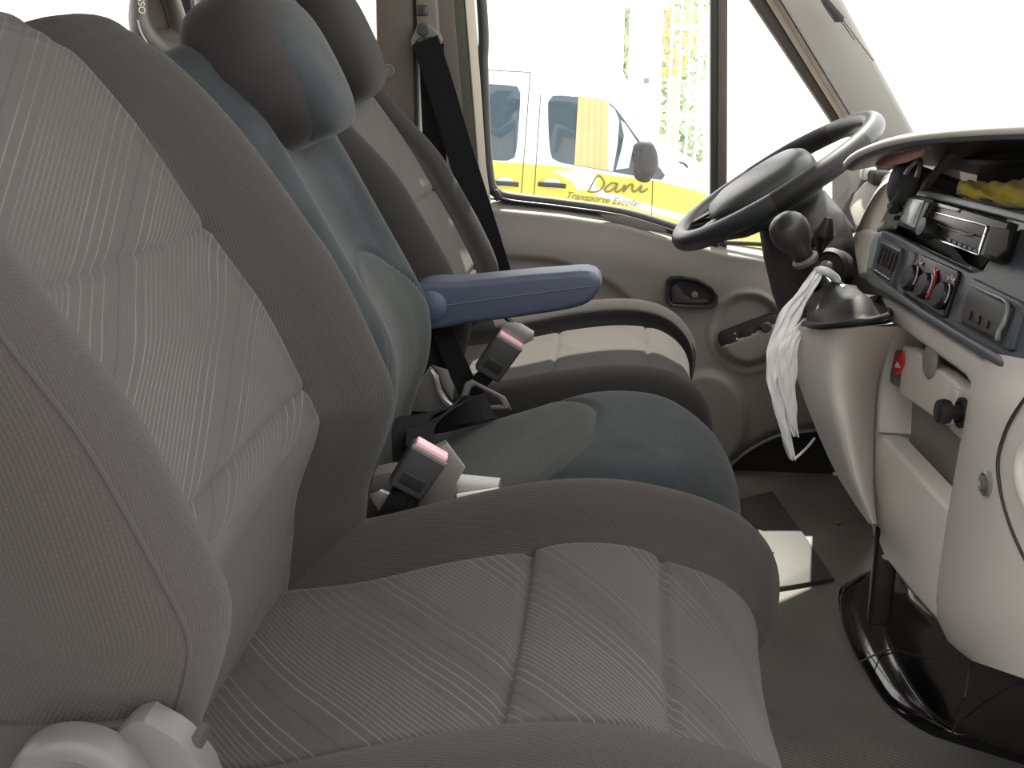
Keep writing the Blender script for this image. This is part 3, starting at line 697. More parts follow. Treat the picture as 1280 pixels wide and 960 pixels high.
prism('wing', [aY(x, y, 1.50) for x, y in ((540, 456), (560, 462), (568, 484), (566, 500), (555, 484), (548, 466))], Vector((.5, -1, .3)), .006, 'handle', b4, .002)
lb = thing('lap_belt', 'black lap belt strap folded across the rear of the middle cushion', 'seat belt', V((560, 525), 1.35))
strap('webbing', [V((612, 508), 1.44), V((585, 513), 1.40), V((550, 517), 1.34), V((522, 520), 1.27), V((512, 534), 1.22), V((512, 560), 1.19), V((514, 590), 1.17)], .040, [Vector((.25, 1, .2)), Vector((.4, .9, .1)), Vector((.9, .3, 0)), Vector((1, 0, .1))], 'belt', lb, .0016)
strap('folded_webbing', [V((600, 511), 1.40), V((570, 518), 1.34), V((538, 526), 1.27), V((526, 538), 1.2), V((524, 560), 1.17)], .03, [Vector((.25, 1, .2)), Vector((.9, .4, 0))], 'belt', lb, .0016)
s5 = thing('seat_belt', 'dark belt strap running down beside the driver backrest under the armrest', 'seat belt', V((575, 450), 1.53))
strap('webbing', [V((548, 400), 1.545), V((560, 430), 1.54), V((574, 462), 1.53), V((586, 490), 1.52)], .03, [Vector((1, .1, .3))]*2, 'belt', s5)

# ------------------------------------------------------------------ grab handle of the seat row behind
bs = thing('passenger_bench', 'second row bench with grey loop handle rising behind the front seats', 'bench', (-.75, 1.3, 0))
rbox('bench_back', (-.80, 1.25, .52), (.12, .80, .56), .05, 'dbolster', bs); rbox('bench_cushion', (-1.02, 1.25, .34), (.46, .80, .14), .05, 'dbolster', bs)
for yy in (.95, 1.55): rbox('bench_leg', (-.98, yy, .14), (.40, .05, .28), .01, 'blackm', bs)
hY = 1.42
ho = [(163, 22), (166, -8), (178, -28), (198, -34), (218, -22), (232, 10), (241, 45), (243, 70), (232, 90), (206, 86), (184, 68), (170, 48)]
hi_ = [(188, 10), (189, -8), (195, -18), (203, -18), (209, -8), (214, 10), (218, 28), (219, 40), (213, 45), (206, 44), (198, 36), (191, 24)]
Nh = Vector((.62, -1, .12)).normalized(); kh = Nh.dot(aY(200, 30, hY))
def hP(x, y, off=0):
    r = ray(x, y); return CAM+r*((kh+off-Nh.dot(CAM))/Nh.dot(r))
HO, HI = sm([hP(*p) for p in ho], 48), sm([hP(*p) for p in hi_], 48)
lr = []
for k in range(12):
    a = 2*pi*k/12; lr.append([(o+i)/2+(o-i)/2*cos(a)*(1.0)+Nh*(.026*sin(a)-.02) for o, i in zip(HO, HI)])
lr.append(lr[0]); vs = [[lr[k][j] for k in range(12)] for j in range(48)]; vs.append(vs[0])
gh0 = 0
gh = grid('grab_handle', vs, 'handle', bs, True)
tube('handle_rib', [HI[k].lerp(HO[k], .12)-Nh*.035 for k in range(48)], .004, 'brown', gh, 8, 0, True)
prism('handle_web', [(a_+b_)/2-Nh*.048 for a_, b_ in zip(HO, HI)], Nh, .006, 'brown', gh)
rbox('handle_foot', hP(222, 96, -.03), (.07, .05, .12), .02, 'handle', gh)
tube('mould_line', [hP(x, y, .004) for x, y in ((172, 25), (176, 40), (184, 54), (192, 63))], .0015, 'metal', gh, 6)
text('lettering', 'OSSO', hP(177, 2, .010), hP(176, -22, .006)-hP(180.5, 22, .006), Nh, .0115, 'whiteink', gh, .0006, label='white letters printed along the loop')

# ------------------------------------------------------------------ steering wheel and column
WC = Vector((.247, 1.86, .66)); Wd = Vector((.835, 0, .55)).normalized(); Wa = Vector((-.55, 0, .835)).normalized()
swh = thing('steering_wheel', 'dark steering wheel with padded hub in front of the driver seat', 'steering wheel', WC)
def wp(a, r, h=0): return WC+(Wd*cos(a)-Y_*sin(a))*r+Wa*h
tube('rim', [wp(2*pi*k/64, .173) for k in range(64)], .0165, 'wheel', swh, 18, 0, True)
for s_ in (-1, 1):                                       # stitched grips
    tube('grip', [wp(s_*radians(a), .173) for a in range(42, 100, 4)], [.0168, .0176, .018, .018, .0176, .0168], 'leather', swh, 16)
hub = []
def hubr(a):                                             # broad pad, flat towards the top of the wheel
    x, y = cos(a), sin(a); return 1/((abs(x)/(.070 if x > 0 else .118))**2.8+(abs(y)/.098)**2.8)**(1/2.8)
for f, h_ in ((.80, -.045), (.97, -.035), (1.0, -.008), (.985, .008), (.93, .018), (.75, .026), (.5, .030), (.25, .032), (.02, .0325)):
    hub.append([wp(2*pi*k/56, hubr(2*pi*k/56)*f, h_) for k in range(56)])
grid('hub_pad', hub, 'wheel', swh, True, True, sharp=50)
for a0, w0 in ((radians(76), .040), (radians(-76), .040), (radians(158), .034), (radians(-158), .034)):
    pts = []
    d = wp(a0, 1)-WC; sde = Wa.cross(d).normalized()
    rows = []
    for r_, h_, ww in ((.06, -.018, w0*1.25), (.10, -.014, w0*1.1), (.14, -.008, w0*.95), (.172, 0, w0)):
        c_ = WC+d*r_+Wa*h_; rows.append([c_+sde*ww*.5*cos(2*pi*k/16)+Wa*.009*sin(2*pi*k/16) for k in range(16)])
    grid('spoke', rows, 'wheel', swh, True, True)
    prism('spoke_slot', [WC+d*r_+sde*s_*w0*.3+Wa*(.0065+.0*r_) for r_, s_ in ((.110, -1), (.155, -1), (.155, 1), (.110, 1))], Wa, .004, 'black', swh, .001)
tube('pad_seam', [wp(radians(a), .055, .0245) for a in range(-30, 31, 10)], .001, 'black', swh, 6)
# column shroud
col = thing('steering_column', 'dark grey column shroud under the steering wheel with stalk', 'steering column', (.4, 1.86, .45))
rows = []
for t, rx, ry, dx in ((.02, .040, .045, 0), (.035, .060, .075, 0), (.08, .072, .092, .004), (.14, .083, .105, .010), (.20, .088, .110, .016), (.26, .086, .108, .022), (.33, .075, .10, .03)):
    c_ = WC-Wa*(t+.02)-Wd*dx*1.2
    rows.append([c_+Wd*rx*cos(2*pi*k/36)-Y_*ry*sin(2*pi*k/36)*(1 if abs(cos(2*pi*k/36)) < .95 else .98) for k in range(36)])
grid('shroud', rows, 'buckle', col, True, True, sharp=50)
tube('shroud_seam', [r[9]-Y_*.0005 for r in rows[1:]], .0015, 'black', col, 6)
st = aY(1014, 305, 1.72); se_ = aY(1037, 275, 1.66)
tube('stalk', [aY(1002, 308, 1.78), st, aY(1024, 296, 1.68)], .007, 'black', col, 10)
tube('stalk_knob', [aY(1024, 316, 1.665), aY(1028, 300, 1.66), aY(1033, 284, 1.655), aY(1036, 272, 1.655)], [.004, .012, .016, .014, .006], 'black', col, 16)
q = aY(1036, 335, 1.66); lathe('ignition_barrel', [(.030, -.03), (.030, .0), (.024, .006), (.020, .002), (0, .001)], q, Vector((-.6, -1, .3)), 'blackm', col, 24)
lathe('key', [(.010, -.01), (.010, .014), (.006, .018), (0, .018)], q, Vector((-.6, -1, .3)), 'metal', col, 12)

# ------------------------------------------------------------------ dashboard
G1 = Vector((1, .12, -.35)); K1 = .332; N1 = -G1.normalized()
def dp(x, y, off=0): return aP(x, y, G1, K1, off)
G2 = Vector((1, .10, -.06)); K2 = .36+.135-.06*.4; N2 = -G2.normalized()
def cp(x, y, off=0): return aP(x, y, G2, K2, off)
dash = thing('dashboard', 'slate and light grey dashboard running under the windscreen', 'dashboard', (.45, 1.3, .3))
dash['kind'] = 'structure'
def dpoly(name, px, off, th, mat, par=dash, bev=.003, P=dp, N=N1, label=None): return prism(name, [P(x, y, off) for x, y in px], N, th, mat, par, bev, 3, label=label)
# top pad with its hooded lip
lipx = [(1066, 210), (1074, 202), (1088, 194), (1110, 186), (1135, 180), (1170, 175), (1220, 171), (1290, 168), (1420, 166), (1560, 168)]
lipX = [.325, .325, .328, .332, .336, .340, .345, .35, .355, .36]
LP = cr([aX(*p, X) for p, X in zip(lipx, lipX)]+[Vector((.365, .56, .795))], 70)
rows = []
for i, p in enumerate(LP):
    f = i/69; e = sst(0, .12, f); r = []
    th = .010+.006*e
    for a in range(0, 181, 20): r.append(p+Vector((-sin(radians(a))*.010, 0, (1-cos(radians(a)))*th*.5-.004)))
    top = r[-1].copy(); r = [p+Vector((.14, 0, .016)), p+Vector((.05, 0, .006))]+r
    for k in range(1, 13):
        u = k/12; r.append(top+Vector((u*.34, 0, .012*sin(u*pi*.7)-.10*u*u)))
    rows.append(r)
grid('top_pad', rows, 'pad', dash, sharp=60)
tube('pad_edge_highlight', [p+Vector((-.0095, 0, .005)) for p in LP], .0048, 'grey', dash, 8, 90)  # light caught along the lip, put in as a paler tube
# underside of hood: pinkish reflection put in as a coloured strip
prism('hood_reflection', [aX(x, y, .352) for x, y in ((1089, 206), (1102, 196), (1132, 189), (1152, 186), (1152, 194), (1132, 203), (1104, 209))], -X_, .003, 'pinkreflect', dash, .001, label='pinkish reflection under the hood, put in as a strip')
# dashboard carrier behind everything
rows = []
for x in range(1040, 1640, 20):
    rows.append([dp(x, 205, -.19), dp(x, 280, -.15), dp(x, 360, -.12), dp(x, 430+max(0, x-1100)*.4, -.10), Vector((.62, dp(x, 300).y, .05))])
grid('carrier', rows, 'dark', dash)
# fascia (silver-grey upper frame, slate lower band)
lower = [(1083, 352), (1081, 338), (1086, 305), (1093, 290), (1104, 286), (1122, 293), (1160, 312), (1213, 338), (1228, 335), (1238, 318), (1262, 260), (1300, 262), (1420, 300), (1420, 560), (1290, 488), (1265, 468), (1220, 440), (1170, 408), (1120, 375)]
dpoly('fascia', lower, .0, .09, 'fascia', bev=.006)
dpoly('fascia_lip', ((1082, 340), (1084, 334), (1105, 352), (1150, 384), (1200, 415), (1262, 450), (1420, 535), (1420, 562), (1290, 490), (1266, 470), (1220, 442), (1170, 410), (1120, 377), (1083, 354)), .010, .02, 'fascia', bev=.006)
dpoly('upper_frame', ((1113, 282), (1122, 262), (1136, 234), (1150, 228), (1148, 236), (1160, 238), (1215, 250), (1300, 272), (1300, 283), (1230, 265), (1160, 248), (1140, 245), (1127, 270), (1121, 287), (1160, 308), (1214, 333), (1213, 338), (1160, 313)), .004, .05, 'fasciahi', bev=.003)
dpoly('side_cheek', ((1093, 289), (1107, 262), (1124, 235), (1137, 214), (1146, 205), (1152, 214), (1138, 236), (1122, 264), (1113, 284), (1104, 286)), .0, .07, 'greyd', bev=.006)
# open tray above the radio
TR = [(1150, 236), (1168, 215), (1188, 192), (1300, 182), (1420, 190), (1420, 300), (1300, 272), (1215, 250)]
prism('tray_back', [dp(x, y, -.11) for x, y in ((1130, 262), (1146, 186), (1420, 168), (1420, 300))], N1, .01, 'trim2', dash)
tf = [dp(1150, 240, -.002), dp(1215, 254, -.002), dp(1300, 276, -.002), dp(1420, 306, -.002)]
grid('tray_floor', [[p, p-N1*.14] for p in tf], 'handle', dash)
grid('tray_side', [[dp(1150, 240), dp(1150, 240, -.24)], [dp(1196, 178), dp(1196, 178, -.24)]], 'handle', dash)
dpoly('tray_pillar', ((1144, 240), (1152, 228), (1180, 194), (1188, 190), (1160, 226), (1150, 242)), .002, .008, 'handle', bev=.003)
dpoly('tray_divider', ((1186, 196), (1300, 200), (1300, 203), (1186, 199)), -.06, .02, 'fascia', bev=.001)
dpoly('frame_clip', ((1198, 238), (1238, 248), (1236, 252), (1196, 242)), .006, .004, 'blackm', bev=.001)
# radio bay
dpoly('radio_bay', ((1112, 284), (1124, 254), (1140, 243), (1230, 265), (1300, 284), (1300, 300), (1264, 300), (1240, 318), (1228, 334), (1213, 335)), -.012, .02, 'blackm', bev=0)
rad = dpoly('radio', ((1163, 262), (1170, 250), (1262, 277), (1246, 322), (1236, 325), (1156, 292)), .016, .04, 'gloss', bev=.003, label='glossy black car radio face')
dpoly('radio_display', ((1166, 265), (1232, 283), (1226, 297), (1162, 276)), .0175, .003, 'gloss', rad, .0008)
dpoly('radio_trim', ((1167, 264), (1233, 281), (1233, 283), (1166, 266)), .0190, .003, 'chrome', rad, .0004)
dpoly('radio_lower_trim', ((1158, 293), (1222, 317), (1221, 319), (1157, 295)), .0185, .003, 'chrome', rad, .0004)
dpoly('radio_side_trim', ((1232, 283), (1234, 284), (1223, 318), (1221, 317)), .0188, .003, 'chrome', rad, .0004)
tube('radio_arc', [dp(x, y, .019) for x, y in ((1170, 279), (1185, 287), (1205, 293), (1222, 291), (1230, 292))], .0007, 'chrome', rad, 6)
for i in range(6):
    x, y = 1184+i*6.5, 297+i*2.7; dpoly('radio_button', ((x, y), (x+5, y+2), (x+4, y+7), (x-1, y+5)), .0195, .003, 'buckle', rad, .0006)
lathe('radio_knob', [(.013, 0), (.013, .010), (.011, .016), (0, .017)], dp(1166, 288, .016), N1, 'black', rad, 24)
dpoly('radio_slot', ((1171, 253), (1200, 261), (1197, 265), (1168, 257)), .0175, .003, 'metal', rad, .0004)
dpoly('radio_panel', ((1240, 283), (1262, 287), (1258, 312), (1246, 322), (1230, 318)), .019, .004, 'blackm', rad, .001, label='matt side panel of the radio')
dpoly('torn_label', ((1267, 276), (1290, 281), (1288, 290), (1276, 286), (1270, 289), (1265, 287)), .005, .002, 'wall', dash, 0, label='torn beige paper scrap')
rbox('glovebox', (.585, .765, .42), (.34, .42, .56), .035, 'grey', dash)
rbox('glovebox_band', (.575, .765, .66), (.36, .43, .14), .02, 'fascia', dash)
# left vent
vt = dpoly('vent', ((1098, 300), (1103, 297), (1126, 310), (1125, 317), (1112, 357), (1108, 356), (1089, 343), (1088, 338)), .006, .012, 'fascia', bev=.002)
dpoly('vent_face', ((1101, 303), (1123, 314), (1110, 352), (1092, 340)), .0075, .004, 'black', vt, .001)
for i in range(5):
    x = 1101.5+i*4.3; y = 307+i*2.3
    dpoly('vent_slat', ((x, y), (x+1.8, y+1), (x-5, y+22), (x-6.8, y+21)), .0105, .004, 'blackm', vt, .0005)
    x, y = 1093.5+i*3.9, 336.5+i*2.6; dpoly('vent_mark', ((x, y), (x+1.8, y+1.1), (x+1.3, y+2.4), (x-.5, y+1.3)), .010, .002, 'white', vt, 0)
dpoly('vent_edge', ((1101, 301), (1125, 313), (1124.5, 315), (1100, 303)), .009, .003, 'metal', vt, .0005)
dpoly('divider_bar', ((1136, 313), (1144, 317), (1128, 368), (1120, 364)), .007, .012, 'handle', bev=.003)
# heater controls with three dials
cl = dpoly('heater_panel', ((1145, 318), (1151, 318), (1197, 338), (1198, 343), (1180, 396), (1176, 396), (1129, 366), (1128, 362)), .005, .012, 'gloss', bev=.002)
for i, (x, y) in enumerate(((1140, 348), (1158, 358), (1179, 370))):
    kn = lathe('dial', [(.0165, 0), (.016, .006), (.014, .008), (0, .0085)], dp(x, y, .006), N1, 'black', cl, 32)
    q = dp(x, y, .0135); u_ = Vector((0, -1, 0)); v_ = N1.cross(u_)
    tube('dial_arc', [q+(u_*cos(radians(a))+v_*sin(radians(a)))*.0150 for a in range(-20, 100, 15)], .0011, 'metal', kn, 6)
    tube('dial_scale', [dp(x, y, .0065)+(u_*cos(radians(a))+v_*sin(radians(a)))*.0215 for a in range(-30 if i == 1 else 60, 100 if i == 1 else 150, 15)], .0022 if i == 1 else .0008, 'red' if i == 1 else 'whiteink', cl, 6)
    for a in range(70, 200, 25):
        c_ = dp(x, y, .006)+(u_*cos(radians(a))+v_*sin(radians(a)))*.0245; rbox('scale_mark', c_, (.0012, .003, .003), 0, 'whiteink', cl)
# folding cup holder on the right
cu = dpoly('cup_holder', ((1210, 350), (1216, 347), (1275, 376), (1281, 382), (1264, 436), (1258, 438), (1194, 402), (1193, 396)), .005, .012, 'fascia', bev=.003)
dpoly('cup_lid', ((1213, 354), (1258, 376), (1264, 384), (1258, 402), (1252, 416), (1246, 428), (1200, 403), (1199, 397), (1206, 372)), .010, .010, 'buckle', cu, .004)
tube('lid_edge', [dp(x, y, .014) for x, y in ((1212, 355), (1235, 366), (1256, 376), (1260, 386), (1255, 404), (1249, 414), (1247, 426))], [.0012, .0014, .002, .0028, .003, .003, .003], 'fasciahi', cu, 8)
for i in range(3): dpoly('lid_slot', ((1210+i*11, 387+i*6), (1213+i*11, 388.5+i*6), (1211+i*11, 400+i*5), (1208+i*11, 399+i*5)), .0125, .004, 'black', cu, .001)
# instrument hood cheek beside the wheel
rows = []
for i in range(14):
    t = i/13
    a = Vector(aX(1070+6*t, 268-6*t, .42)); row = []
    for j in range(16):
        s_ = j/15; x = 1072+s_*50-8*t; y = 285-75*sin(min(1, s_*1.0)*pi/2)*(1-.0*t)+18*t
        row.append(aX(x, y, .40-.06*t+.03*s_))
    rows.append(row)
grid('instrument_hood', rows, 'grey', dash)
dpoly('cowl', ((1058, 262), (1066, 240), (1080, 224), (1104, 214), (1122, 214), (1108, 240), (1092, 268), (1084, 290), (1066, 290)), -.035, .05, 'grey', bev=.012)
dpoly('cowl_side', ((1062, 290), (1078, 284), (1092, 289), (1086, 306), (1080, 340), (1070, 345), (1066, 320)), -.02, .06, 'grey', bev=.01)
rbox('hood_bracket', dp(1085, 216, -.03), (.02, .028, .02), .003, 'white', dash); rbox('hood_socket', dp(1100, 222, -.04), (.03, .05, .02), .004, 'blackm', dash)
# light grey lower console
def LC(x, y, X): return aX(x, y, X)
rows = []
Lft = [(408, 984, .232), (430, 986, .236), (455, 991, .242), (480, 998, .250), (510, 1009, .262), (540, 1021, .276), (570, 1034, .290), (600, 1049, .304), (630, 1068, .318), (655, 1086, .330)]
for (y, x0, X0) in Lft:
    f = (y-408)/247; xr = 8+interp([(400, 1118), (440, 1098), (480, 1088), (520, 1084), (600, 1083), (655, 1088)], y); Xr = cp(xr, y).x-.004
    row = [aX(x0+26, y+2, X0+.20), aX(x0+6, y, X0+.05), aX(x0+1, y, X0+.016)]
    for k in range(13):
        s_ = k/12; row.append(aX(x0+(xr-x0)*s_+.5, y-2*(1-s_)*0, X0+(Xr-X0)*s_**1.0-.022*sin(s_*pi)))
    rows.append(row)
ped = grid('gear_pedestal', rows, 'grey', dash, sharp=60)
prism('pedestal_top', [aX(986, 410, .238), aX(1010, 412, .240), aX(1050, 411, .268), aX(1116, 404, .322), aX(1118, 390, .38), aX(1000, 396, .34)], Vector((-.2, 0, 1)), .001, 'grey', dash, 0)
fm = [(1083, 352), (1120, 375), (1170, 408), (1220, 440), (1266, 470), (1300, 492), (1440, 560), (1440, 900), (1300, 836), (1240, 815), (1180, 792), (1150, 760), (1120, 722), (1096, 690), (1086, 650), (1082, 600), (1083, 520), (1087, 480), (1097, 440), (1116, 402)]
co = [(1118, 412), (1124, 412), (1205, 470), (1212, 484), (1206, 520), (1200, 545), (1190, 600), (1184, 640), (1172, 640), (1095, 545), (1096, 530), (1098, 480), (1106, 440)]
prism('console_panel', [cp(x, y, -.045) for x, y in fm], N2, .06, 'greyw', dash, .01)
# raised surround: left strip, top, right bulge
dpoly('console_left_rib', ((1106, 405), (1117, 408), (1107, 440), (1099, 480), (1097, 540), (1094, 545), (1093, 600), (1096, 660), (1102, 700), (1096, 692), (1087, 655), (1083, 600), (1084, 520), (1089, 480), (1097, 440)), .0, .05, 'grey', P=cp, N=N2, bev=.008)
dpoly('console_top', ((1100, 370), (1120, 380), (1170, 412), (1220, 444), (1262, 470), (1255, 500), (1212, 484), (1204, 470), (1124, 411), (1112, 408)), .002, .05, 'grey', P=cp, N=N2, bev=.008)
rows = []
for (y, xa, xb, xc) in ((440, 1236, 1262, 1300), (462, 1226, 1262, 1300), (480, 1214, 1262, 1300), (500, 1210, 1260, 1300), (530, 1205, 1256, 1300), (560, 1199, 1250, 1300), (600, 1192, 1246, 1300), (640, 1185, 1240, 1300), (680, 1179, 1232, 1300), (720, 1173, 1226, 1300), (750, 1170, 1222, 1300), (775, 1172, 1222, 1300), (800, 1184, 1226, 1300), (815, 1200, 1232, 1300), (826, 1215, 1240, 1300)):
    row = [cp(xa, y, -.045)]
    b0 = (.15+.85*sst(440, 520, y))*(1-.5*sst(760, 830, y))
    for k in range(15):
        s_ = k/14; row.append(cp(xa+(1440-xa)*s_**1.3, y+(0 if y < 700 else (s_**1.3)*(y-700)*.45)+(s_**1.3)*(40 if y < 480 else 30 if y < 500 else 20), .004+.030*b0*sin(min(1, s_*2.6)*pi/2)-.0*s_))
    rows.append(row)
grid('console_bulge', rows, 'grey', dash)
tube('bulge_seam', [cp(x, y, .0345) for x, y in ((1300, 478), (1280, 500), (1262, 528), (1250, 560), (1247, 585), (1252, 620), (1264, 660), (1282, 700), (1300, 730))], .0018, 'seal', dash, 8)
tube('bulge_rib', [cp(x, y, .035) for x, y in ((1300, 548), (1283, 556), (1275, 580), (1278, 610), (1290, 640), (1300, 660))], .006, 'grey', dash, 10)
# recessed compartment: flap, shelf back, pocket
dpoly('compartment_flap', ((1128, 432), (1146, 440), (1158, 454), (1176, 464), (1197, 482), (1199, 488), (1190, 530), (1182, 532), (1124, 492), (1124, 486)), -.006, .02, 'grey', P=cp, N=N2, bev=.003)
blob('finger_scoop', cp(1163, 450, -.004), frame(None, -Y_, N2), (.020, .022, .006), 'greyw', dash, (1, 1), 24, 12)
dpoly('flap_edge', ((1188, 483), (1198, 488), (1187, 530), (1180, 528)), -.002, .02, 'grey', P=cp, N=N2, bev=.004)
hz = dpoly('hazard_plate', ((1113, 446), (1120, 437), (1129, 440), (1128, 470), (1122, 484), (1112, 478)), -.012, .012, 'greyd', P=cp, N=N2, bev=.002)
dpoly('hazard_switch', ((1118, 444), (1127, 438), (1128, 452), (1124, 464), (1119, 469), (1114, 466), (1115, 455)), -.002, .016, 'red', hz, .003, cp, N2, label='red hazard switch')
prism('hazard_triangle', [cp(x, y, -.0005) for x, y in ((1121, 452), (1124.5, 460), (1117.5, 459))], N2, .002, 'whiteink', hz)
dpoly('socket_plate', ((1196, 490), (1210, 488), (1214, 494), (1204, 540), (1198, 548), (1186, 536)), -.012, .014, 'grey', P=cp, N=N2, bev=.003)
q = cp(1204, 516, -.002)
lathe('socket_ring', [(.017, 0), (.017, .004), (.013, .005), (.011, .001), (0, .0)], q, N2, 'blackm', dash, 24)
lathe('socket_plug', [(.008, 0), (.008, .014), (.013, .016), (.0145, .022), (.013, .028), (0, .029)], q, N2+Vector((-.0, -.0, 0)), 'black', dash, 24)
pk = dpoly('pocket_front', ((1094, 548), (1097, 543), (1104, 546), (1145, 592), (1186, 636), (1181, 680), (1175, 730), (1176, 766), (1168, 774), (1138, 740), (1105, 698), (1094, 670), (1090, 630), (1090, 580)), .004, .030, 'grey', P=cp, N=N2, bev=.006)
ring('pocket_clip', [cp(x, y, -.02) for x, y in ((1106, 546), (1121, 551), (1121, 564), (1112, 560))], [cp(x, y, -.02) for x, y in ((1109, 549), (1119, 553), (1119, 560), (1113, 558))], N2, .004, 'handle', dash, 0)
q = cp(1231, 604, .034)
lathe('trim_screw', [(.0125, -.006), (.0125, .001), (.010, .0025), (.009, .0), (.0075, .0), (.0075, .004), (.005, .005), (.0045, .003), (0, .003)], q, N2, 'metal', dash, 24)
# things mounted on the dashboard
mt_ = thing('suction_mount', 'black round suction cup mount on the dashboard beside the tray', 'phone mount', dp(1130, 225, .03))
ca = Vector((-.55, -.45, .25)).normalized()
lathe('cup', [(.006, -.012), (.025, -.010), (.030, -.004), (.030, .0), (.026, .004), (.012, .010), (0, .012)], dp(1130, 225, .03), ca, 'blackm', mt_, 32, sq=(1.15, .8), uref=Z_)
tube('lever', [dp(x, y, .034) for x, y in ((1122, 238), (1132, 218), (1142, 205), (1149, 200), (1150, 208), (1146, 222))], .0035, 'metal', mt_, 8)
tube('arm', [dp(x, y, .03) for x, y in ((1128, 238), (1122, 250), (1116, 258), (1118, 262))], .006, 'blackm', mt_, 10)
rbox('joint', dp(1117, 259, .028), (.014, .018, .012), .003, 'black', mt_, Matrix.Rotation(radians(30), 3, 'X'))
gp = thing('display_device', 'small silver framed screen device clipped left of the radio', 'device', dp(1143, 266, .02))
dpoly('casing', ((1121, 281), (1132, 245), (1137, 242), (1166, 248), (1167, 252), (1148, 288), (1143, 290)), .022, .022, 'blackm', gp, .003)
dpoly('bezel', ((1124, 276), (1134, 247), (1155, 250), (1142, 285)), .024, .004, 'metal', gp, .001)
dpoly('screen', ((1127, 275), (1135.5, 251), (1151, 253), (1140, 281)), .0255, .003, 'screen', gp, .0006)
dpoly('side_key', ((1157, 252), (1162, 253), (1147, 286), (1143, 285)), .0242, .003, 'black', gp, .001)
for i in range(2): rbox('side_button', dp(1121+i*3, 272-i*11, .018), (.008, .010, .007), .002, 'black', gp)
# yellow cloth lying in the tray
yc_ = [(1196, 232), (1206, 229), (1218, 230), (1232, 233), (1255, 231), (1280, 228), (1320, 226), (1380, 232)]
yb_ = [(1197, 240), (1208, 243), (1222, 245), (1240, 249), (1260, 250), (1285, 253), (1325, 260), (1380, 270)]
yt, yb2 = cr([dp(*p, -.030) for p in yc_], 40), cr([dp(*p, .012) for p in yb_], 40)
rows = []
for i in range(40):
    r = []
    for k in range(13):
        s_ = k/12; p = yt[i].lerp(yb2[i], s_); bul = .012*sin(s_*pi)+.003*sin(i*1.1+k)+.003*sin(i*.45-k*.8)
        e = min(1, i/3); r.append(p+(N1*.6+Z_*.5)*bul*e)
    r += [yb2[i]-N1*.03-Z_*.003, yt[i]-Z_*.012]
    rows.append(r)
o = grid('yellow_cloth', rows, 'yellow', None, True, True); tag(o, 'crumpled yellow dust cloth lying in the dashboard tray', 'cloth')

# ------------------------------------------------------------------ gear lever
gl = thing('gear_lever', 'black gear lever with round knob and leather boot', 'gear lever', aY(1050, 395, 1.55))
ga = (aY(993, 290, 1.53)-aY(1045, 385, 1.55)).normalized(); kc = aY(991, 296, 1.53)
lathe('knob', [(.010, -.034), (.013, -.030), (.015, -.022), (.022, -.010), (.0265, .004), (.0265, .014), (.023, .024), (.014, .031), (0, .033)], kc, ga, 'buckle', gl, 32)
lathe('knob_cap', [(.0235, .0235), (.0195, .0285), (.012, .0335), (0, .035)], kc, ga, 'gloss', gl, 28)
lathe('collar', [(.017, -.042), (.0185, -.040), (.0185, -.036), (.015, -.033), (0, -.033)], kc, ga, 'handle', gl, 24)
tube('stick', [kc-ga*.03, kc-ga*.07, aY(1028, 360, 1.55), aY(1045, 388, 1.55)], [.014, .013, .013, .014], 'blackm', gl, 14)
bc = [(996, 404), (1020, 411), (1060, 409), (1098, 403), (1112, 396), (1100, 388), (1060, 383), (1015, 392)]
BB = sm([aX(x, y, X) for (x, y), X in zip(bc, (.255, .246, .270, .305, .335, .37, .36, .31))], 48)
tp = aY(1036, 352, 1.55); cB = sum(BB, Vector())/48
rows = []
for f, rr, wr in ((0, 1.0, 0), (.03, 1.03, 0), (.08, .99, .004), (.2, .93, .007), (.34, .86, .011), (.48, .74, .012), (.62, .60, .010), (.76, .45, .007), (.9, .30, .003), (1, .20, 0)):
    r = []
    for k, p in enumerate(BB):
        a = 2*pi*k/48; b_ = cB+(p-cB)*rr; c_ = b_+(tp-cB)*(f**1.25)
        c_ = c_+(p-cB).normalized()*wr*sin(a*5+f*9)+Z_*wr*.8*cos(a*3-f*11); r.append(c_)
    rows.append(r)
grid('boot', rows, 'leather', gl, True, True)
tube('boot_rim', [p+Vector((0, 0, .004)) for p in BB], .0045, 'leather', gl, 10, 0, True)
# white plastic bag tied to the lever
bag = thing('plastic_bag', 'white plastic bag strip knotted round the gear lever and hanging down', 'bag', aY(985, 575, 1.45))
def sheet(name, ctr, wid, Ys, amp, sd_, mat='white', n=50, m=14):
    C_ = cr([aY(x, y, Y) for (x, y), Y in zip(ctr, Ys)], n); Wd_ = [v[0] for v in cr([(w, 0, 0) for w in wid], n)]; rows = []
    for i in range(n):
        r = []
        for k in range(m):
            s_ = k/(m-1)-.5; f = i/n
            fold = amp*(sin(s_*17+f*7+sd_)+.6*sin(s_*31-f*19+sd_*2)+.5*sin(f*37+s_*9))
            r.append(C_[i]+Vector((1, -.1, .05))*Wd_[i]*s_+Vector((.25, -1, 0))*fold)
        rows.append(r)
    o = grid(name, rows, mat, bag); s2 = o.modifiers.new('t', 'SOLIDIFY'); s2.thickness = .0008; return o
Yb = (1.50, 1.48, 1.47, 1.46, 1.46, 1.46, 1.46)
sheet('outer_strip', ((1026, 334), (1006, 366), (986, 398), (975, 430), (971, 470), (978, 520), (990, 574)), (.010, .013, .014, .020, .027, .034, .005), Yb, .004, 0)
sheet('inner_strip', ((1048, 356), (1026, 386), (1002, 408), (986, 432), (983, 470), (988, 510), (994, 545)), (.018, .020, .014, .014, .020, .026, .008), tuple(y-.006 for y in Yb), .0035, 2)
